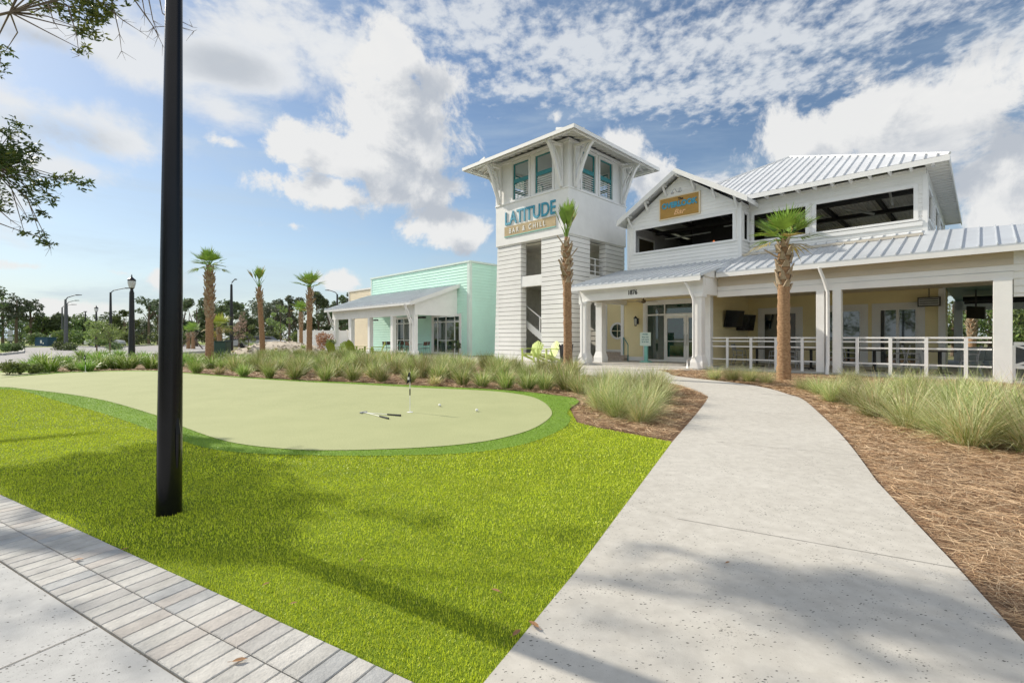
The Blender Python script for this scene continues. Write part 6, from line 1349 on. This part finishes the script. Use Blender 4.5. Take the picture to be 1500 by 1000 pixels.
for _ in range(26):
    a, q = rng.uniform(0, 6.28), 5.2 * math.sqrt(rng.uniform(.05, 1)); cl_.append(((OX - 4.5 + .8 * q * math.cos(a), OY - .5 + .8 * q * math.sin(a), rng.uniform(4.5, 8.5)), .8, 260, 1.5))
Vs, Fs, Ms, o = [], [], [], 0
for c, r, n, ls_ in cl_:                              # leaves sit in small rosettes
    k = max(3, n // 7); d = rng.normal(0, 1, (k, 3)); d /= np.linalg.norm(d, axis=1)[:, None]; ctr = np.array(c) + d * (r * rng.uniform(.1, 1, k) ** .6)[:, None]
    ctr = np.repeat(ctr, 7, 0)[:max(n, 7)]; n = len(ctr); q = rng.normal(0, 1, (n, 3)); q[:, 2] *= .6; q /= np.linalg.norm(q, axis=1)[:, None]; p = np.cross(q, rng.normal(0, 1, (n, 3))); p /= np.linalg.norm(p, axis=1)[:, None]
    L_ = rng.uniform(.055, .105, n)[:, None] * ls_ * (1.0 if c[1] < 9.2 and c[2] < 7 else 1.35); V = np.stack([ctr, ctr + q * L_ * .5 + p * L_ * .17, ctr + q * L_, ctr + q * L_ * .5 - p * L_ * .17], 1).reshape(-1, 3)
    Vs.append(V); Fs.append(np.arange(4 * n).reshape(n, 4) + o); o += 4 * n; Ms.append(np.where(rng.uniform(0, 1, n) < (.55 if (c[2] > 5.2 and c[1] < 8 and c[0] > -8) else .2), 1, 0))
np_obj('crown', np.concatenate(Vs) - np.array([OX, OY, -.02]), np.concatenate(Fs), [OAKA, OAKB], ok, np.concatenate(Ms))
m = MB(); m.tube([(OX, OY, -.1), (OX + .1, OY, 1.5), (OX, OY + .1, 3.4), (OX - .3, OY + .3, 6), (OX - .4, OY + .6, 9)], [.45, .36, .32, .22, .06], 14); m.build('trunk', BARK, ok, smooth=True)
m = MB()
hubs = [Vector((OX + 3.4, OY + 1.2, 5.0)), Vector((OX + 5, OY + 1.2, 6.8)), Vector((OX + 3.5, OY + 2, 8.0)), Vector((OX - 2, OY + 2, 7)), Vector((OX + .5, OY + 5, 7)), Vector((OX + 6.2, OY + 1.4, 4.4)), Vector((OX + 7.4, OY + .6, 6.6))]
tb = Vector((OX, OY + .1, 3.4))
for i, h in enumerate(hubs): m.tube([tb, (tb + h) / 2 + Vector((0, 0, .5)), h], [.2, .13, .06] if i < 5 else [.10, .05, .018], 8)
for c, r, n, ls_ in cl_:
    c = Vector(c); h = min(hubs, key=lambda q: (q - c).length); mid = (h + c) / 2 + Vector((random.uniform(-.15, .15), random.uniform(-.1, .1), random.uniform(-.05, .25))); m.tube([h, mid, c], [.014, .009, .004], 5)
# bare twigs at the top
for (p0, pts) in (((205, -20), [(212, 20), (226, 42), (238, 66)]), ((160, -15), [(175, 50), (178, 75)]), ((190, -10), [(225, 40), (258, 38), (284, 46)]), ((150, 5), [(180, 30), (205, 46)]), ((215, -15), [(224, 30), (232, 52)]), ((70, 5), [(78, 30), (85, 42)]), ((232, -10), [(238, 20), (262, 30), (282, 40)]), ((100, 10), [(112, 50), (116, 82)]), ((-20, 268), [(15, 285), (35, 312)]), ((-20, 320), [(20, 335), (60, 348), (74, 362)]), ((-10, 300), [(15, 322), (30, 332)])):
    Y = 7.3 if p0[1] < 100 else 8.5; q = [Vector((at(x, Y), Y, CH + (HY - y) / F * Y)) for x, y in [p0] + pts]; m.tube(q, [.012] + [.007] * (len(q) - 2) + [.003], 4)
    for a in q[1:]:
        for _ in range(3): m.tube([a, a + Vector((random.uniform(-.16, .2), random.uniform(-.1, .1), random.uniform(-.2, .06)))], [.004, .0015], 3)
m.build('bough', BARK, ok, smooth=True)

# ------------------------------------------------------------------ turf fibres, straw
def inpoly_np(x, y, poly):
    c = np.zeros(len(x), bool); j = len(poly) - 1
    for i in range(len(poly)):
        xi, yi, xj, yj = *poly[i], *poly[j]; cond = (yi > y) != (yj > y)
        with np.errstate(divide='ignore', invalid='ignore'): c ^= cond & (x < (xj - xi) * (y - yi) / (yj - yi + 1e-12) + xi)
        j = i
    return c
TURF = [mat('turf_fibre_light', (.78, .86, .05), .5, .15, 2, trans=.1), mat('turf_fibre_mid', (.50, .59, .024), .5, .2, 2, trans=.1), mat('turf_fibre_tan', (.62, .57, .16), .6, .2, 2, trans=.2)]
def fibres(name, poly, hole, zones, mats, share, zoff, label, cat):
    Vs, Fs, Ms, o = [], [], [], 0
    for y0, y1, den, h, wd in zones:
        x0, x1 = min(p[0] for p in poly), max(p[0] for p in poly); x0 = max(x0, -1.2 * y1 - .5); x1 = min(x1, 1.2 * y1); n = int((x1 - x0) * (y1 - y0) * den)
        x, y = rng.uniform(x0, x1, n), rng.uniform(y0, y1, n); ok_ = inpoly_np(x, y, poly)
        if hole is not None: ok_ &= ~inpoly_np(x, y, hole)
        ok_ &= np.abs(x) < 1.15 * y + .3; x, y = x[ok_], y[ok_]; n = len(x); az = rng.uniform(0, 6.28, n); ln = np.abs(rng.normal(0, .6, n)); hh = h * rng.uniform(.6, 1.15, n); z = gz_np(y) + zoff
        wx, wy = -np.sin(az) * wd / 2, np.cos(az) * wd / 2; px_, py_ = x + np.cos(az) * np.sin(ln) * hh, y + np.sin(az) * np.sin(ln) * hh
        V = np.stack([np.stack([x - wx, y - wy, z], 1), np.stack([x + wx, y + wy, z], 1), np.stack([px_, py_, z + np.cos(ln) * hh], 1)], 1).reshape(-1, 3)
        Vs.append(V); Fs.append(np.arange(3 * n).reshape(n, 3) + o); o += 3 * n; Ms.append(rng.choice(len(mats), n, p=share))
    ob = np_obj(name, np.concatenate(Vs), np.concatenate(Fs), mats, mi=np.concatenate(Ms)); tag(ob, label, cat, None, 'stuff')
fibres('turf', LAWN, FRINGE, [(1.7, 3.0, 18000, .021, .0042), (3.0, 4.6, 10000, .023, .006), (4.6, 7.0, 5200, .025, .009), (7.0, 12, 2200, .026, .014)], TURF, [.52, .455, .025], .002, 'bright yellow green artificial turf between the paving and the putting green', 'turf')
FT = [mat('fringe_fibre_light', (.31, .47, .05), .5, .2, 2, trans=.3), mat('fringe_fibre_mid', (.21, .36, .035), .5, .2, 2, trans=.3)]
fibres('fringe_fibres', FRINGE, GREEN, [(4.0, 7.0, 3500, .018, .007), (7.0, 16, 1200, .02, .012)], FT, [.5, .5], .01, 'darker green fringe turf round the pale putting green', 'turf')
NEED = [mat('straw_needle_tan', (.55, .375, .215), .7, .25, 4), mat('straw_needle_brown', (.30, .175, .09), .75, .3, 4), mat('straw_needle_pale', (.70, .52, .33), .7, .2, 4)]
def straw(poly, holes, zones, label):
    Vs, Fs, Ms, o = [], [], [], 0
    for y0, y1, den, L0, wd in zones:
        xs = [p[0] for p in poly]; x0, x1 = max(min(xs), -1.2 * y1), min(max(xs), 1.25 * y1); n = int(max(0, (x1 - x0)) * (y1 - y0) * den)
        x, y = rng.uniform(x0, x1, n), rng.uniform(y0, y1, n); ok_ = inpoly_np(x, y, poly) & (np.abs(x) < 1.2 * y + .3)
        for h in holes: ok_ &= ~inpoly_np(x, y, h)
        for h in holes:                            # raked back from the edges
            for ex, ey in ((.07, .0), (-.07, .0), (0, .06), (0, -.06)): ok_ &= ~(inpoly_np(x + ex, y + ey, h) & (rng.uniform(0, 1, n) < .93))
        x, y = x[ok_], y[ok_]; n = len(x); az = rng.normal(-.45, .85, n) + np.where(rng.uniform(0, 1, n) < .25, 1.5, 0); L_ = L0 * rng.uniform(.5, 1.3, n); tilt = rng.normal(0, .13, n); z = gz_np(y) + rng.uniform(.004, .045, n)
        d = np.stack([np.cos(az) * np.cos(tilt), np.sin(az) * np.cos(tilt), np.sin(tilt)], 1) * (L_ / 2)[:, None]; s = np.stack([-np.sin(az), np.cos(az), rng.normal(0, .4, n)], 1) * wd / 2
        c = np.stack([x, y, z], 1); bend = np.stack([-np.sin(az), np.cos(az), np.full(n, .25)], 1) * (L_ * rng.normal(0, .09, n))[:, None]
        V = np.stack([c - d - s * .5, c - d + s * .5, c + bend + s, c + bend - s, c + d + s * .4, c + d - s * .4], 1).reshape(-1, 3); V[:, 2] = np.maximum(V[:, 2], np.repeat(gz_np(y), 6) + .002)
        q = (np.arange(n) * 6)[:, None, None] + np.array([[0, 1, 2, 3], [3, 2, 4, 5]])[None]; Vs.append(V); Fs.append(q.reshape(-1, 4) + o); o += 6 * n; Ms.append(np.repeat(rng.choice(3, n, p=[.45, .3, .25]), 2))
    ob = np_obj('pine_straw', np.concatenate(Vs), np.concatenate(Fs), NEED, mi=np.concatenate(Ms)); tag(ob, label, 'pine straw', None, 'stuff')
straw(RBED, [PATH], [(1.2, 3.2, 4200, .16, .0030), (3.2, 5.5, 2600, .17, .0042), (5.5, 9, 1200, .19, .0062), (9, 14, 380, .22, .010)], 'brown pine straw mulch spread right of the path')
straw(BED, [PATH, LAWN, FRINGE], [(5.2, 8, 1200, .17, .006), (8, 13, 520, .19, .009), (13, 18, 130, .22, .015)], 'brown pine straw mulch between the green and the path')
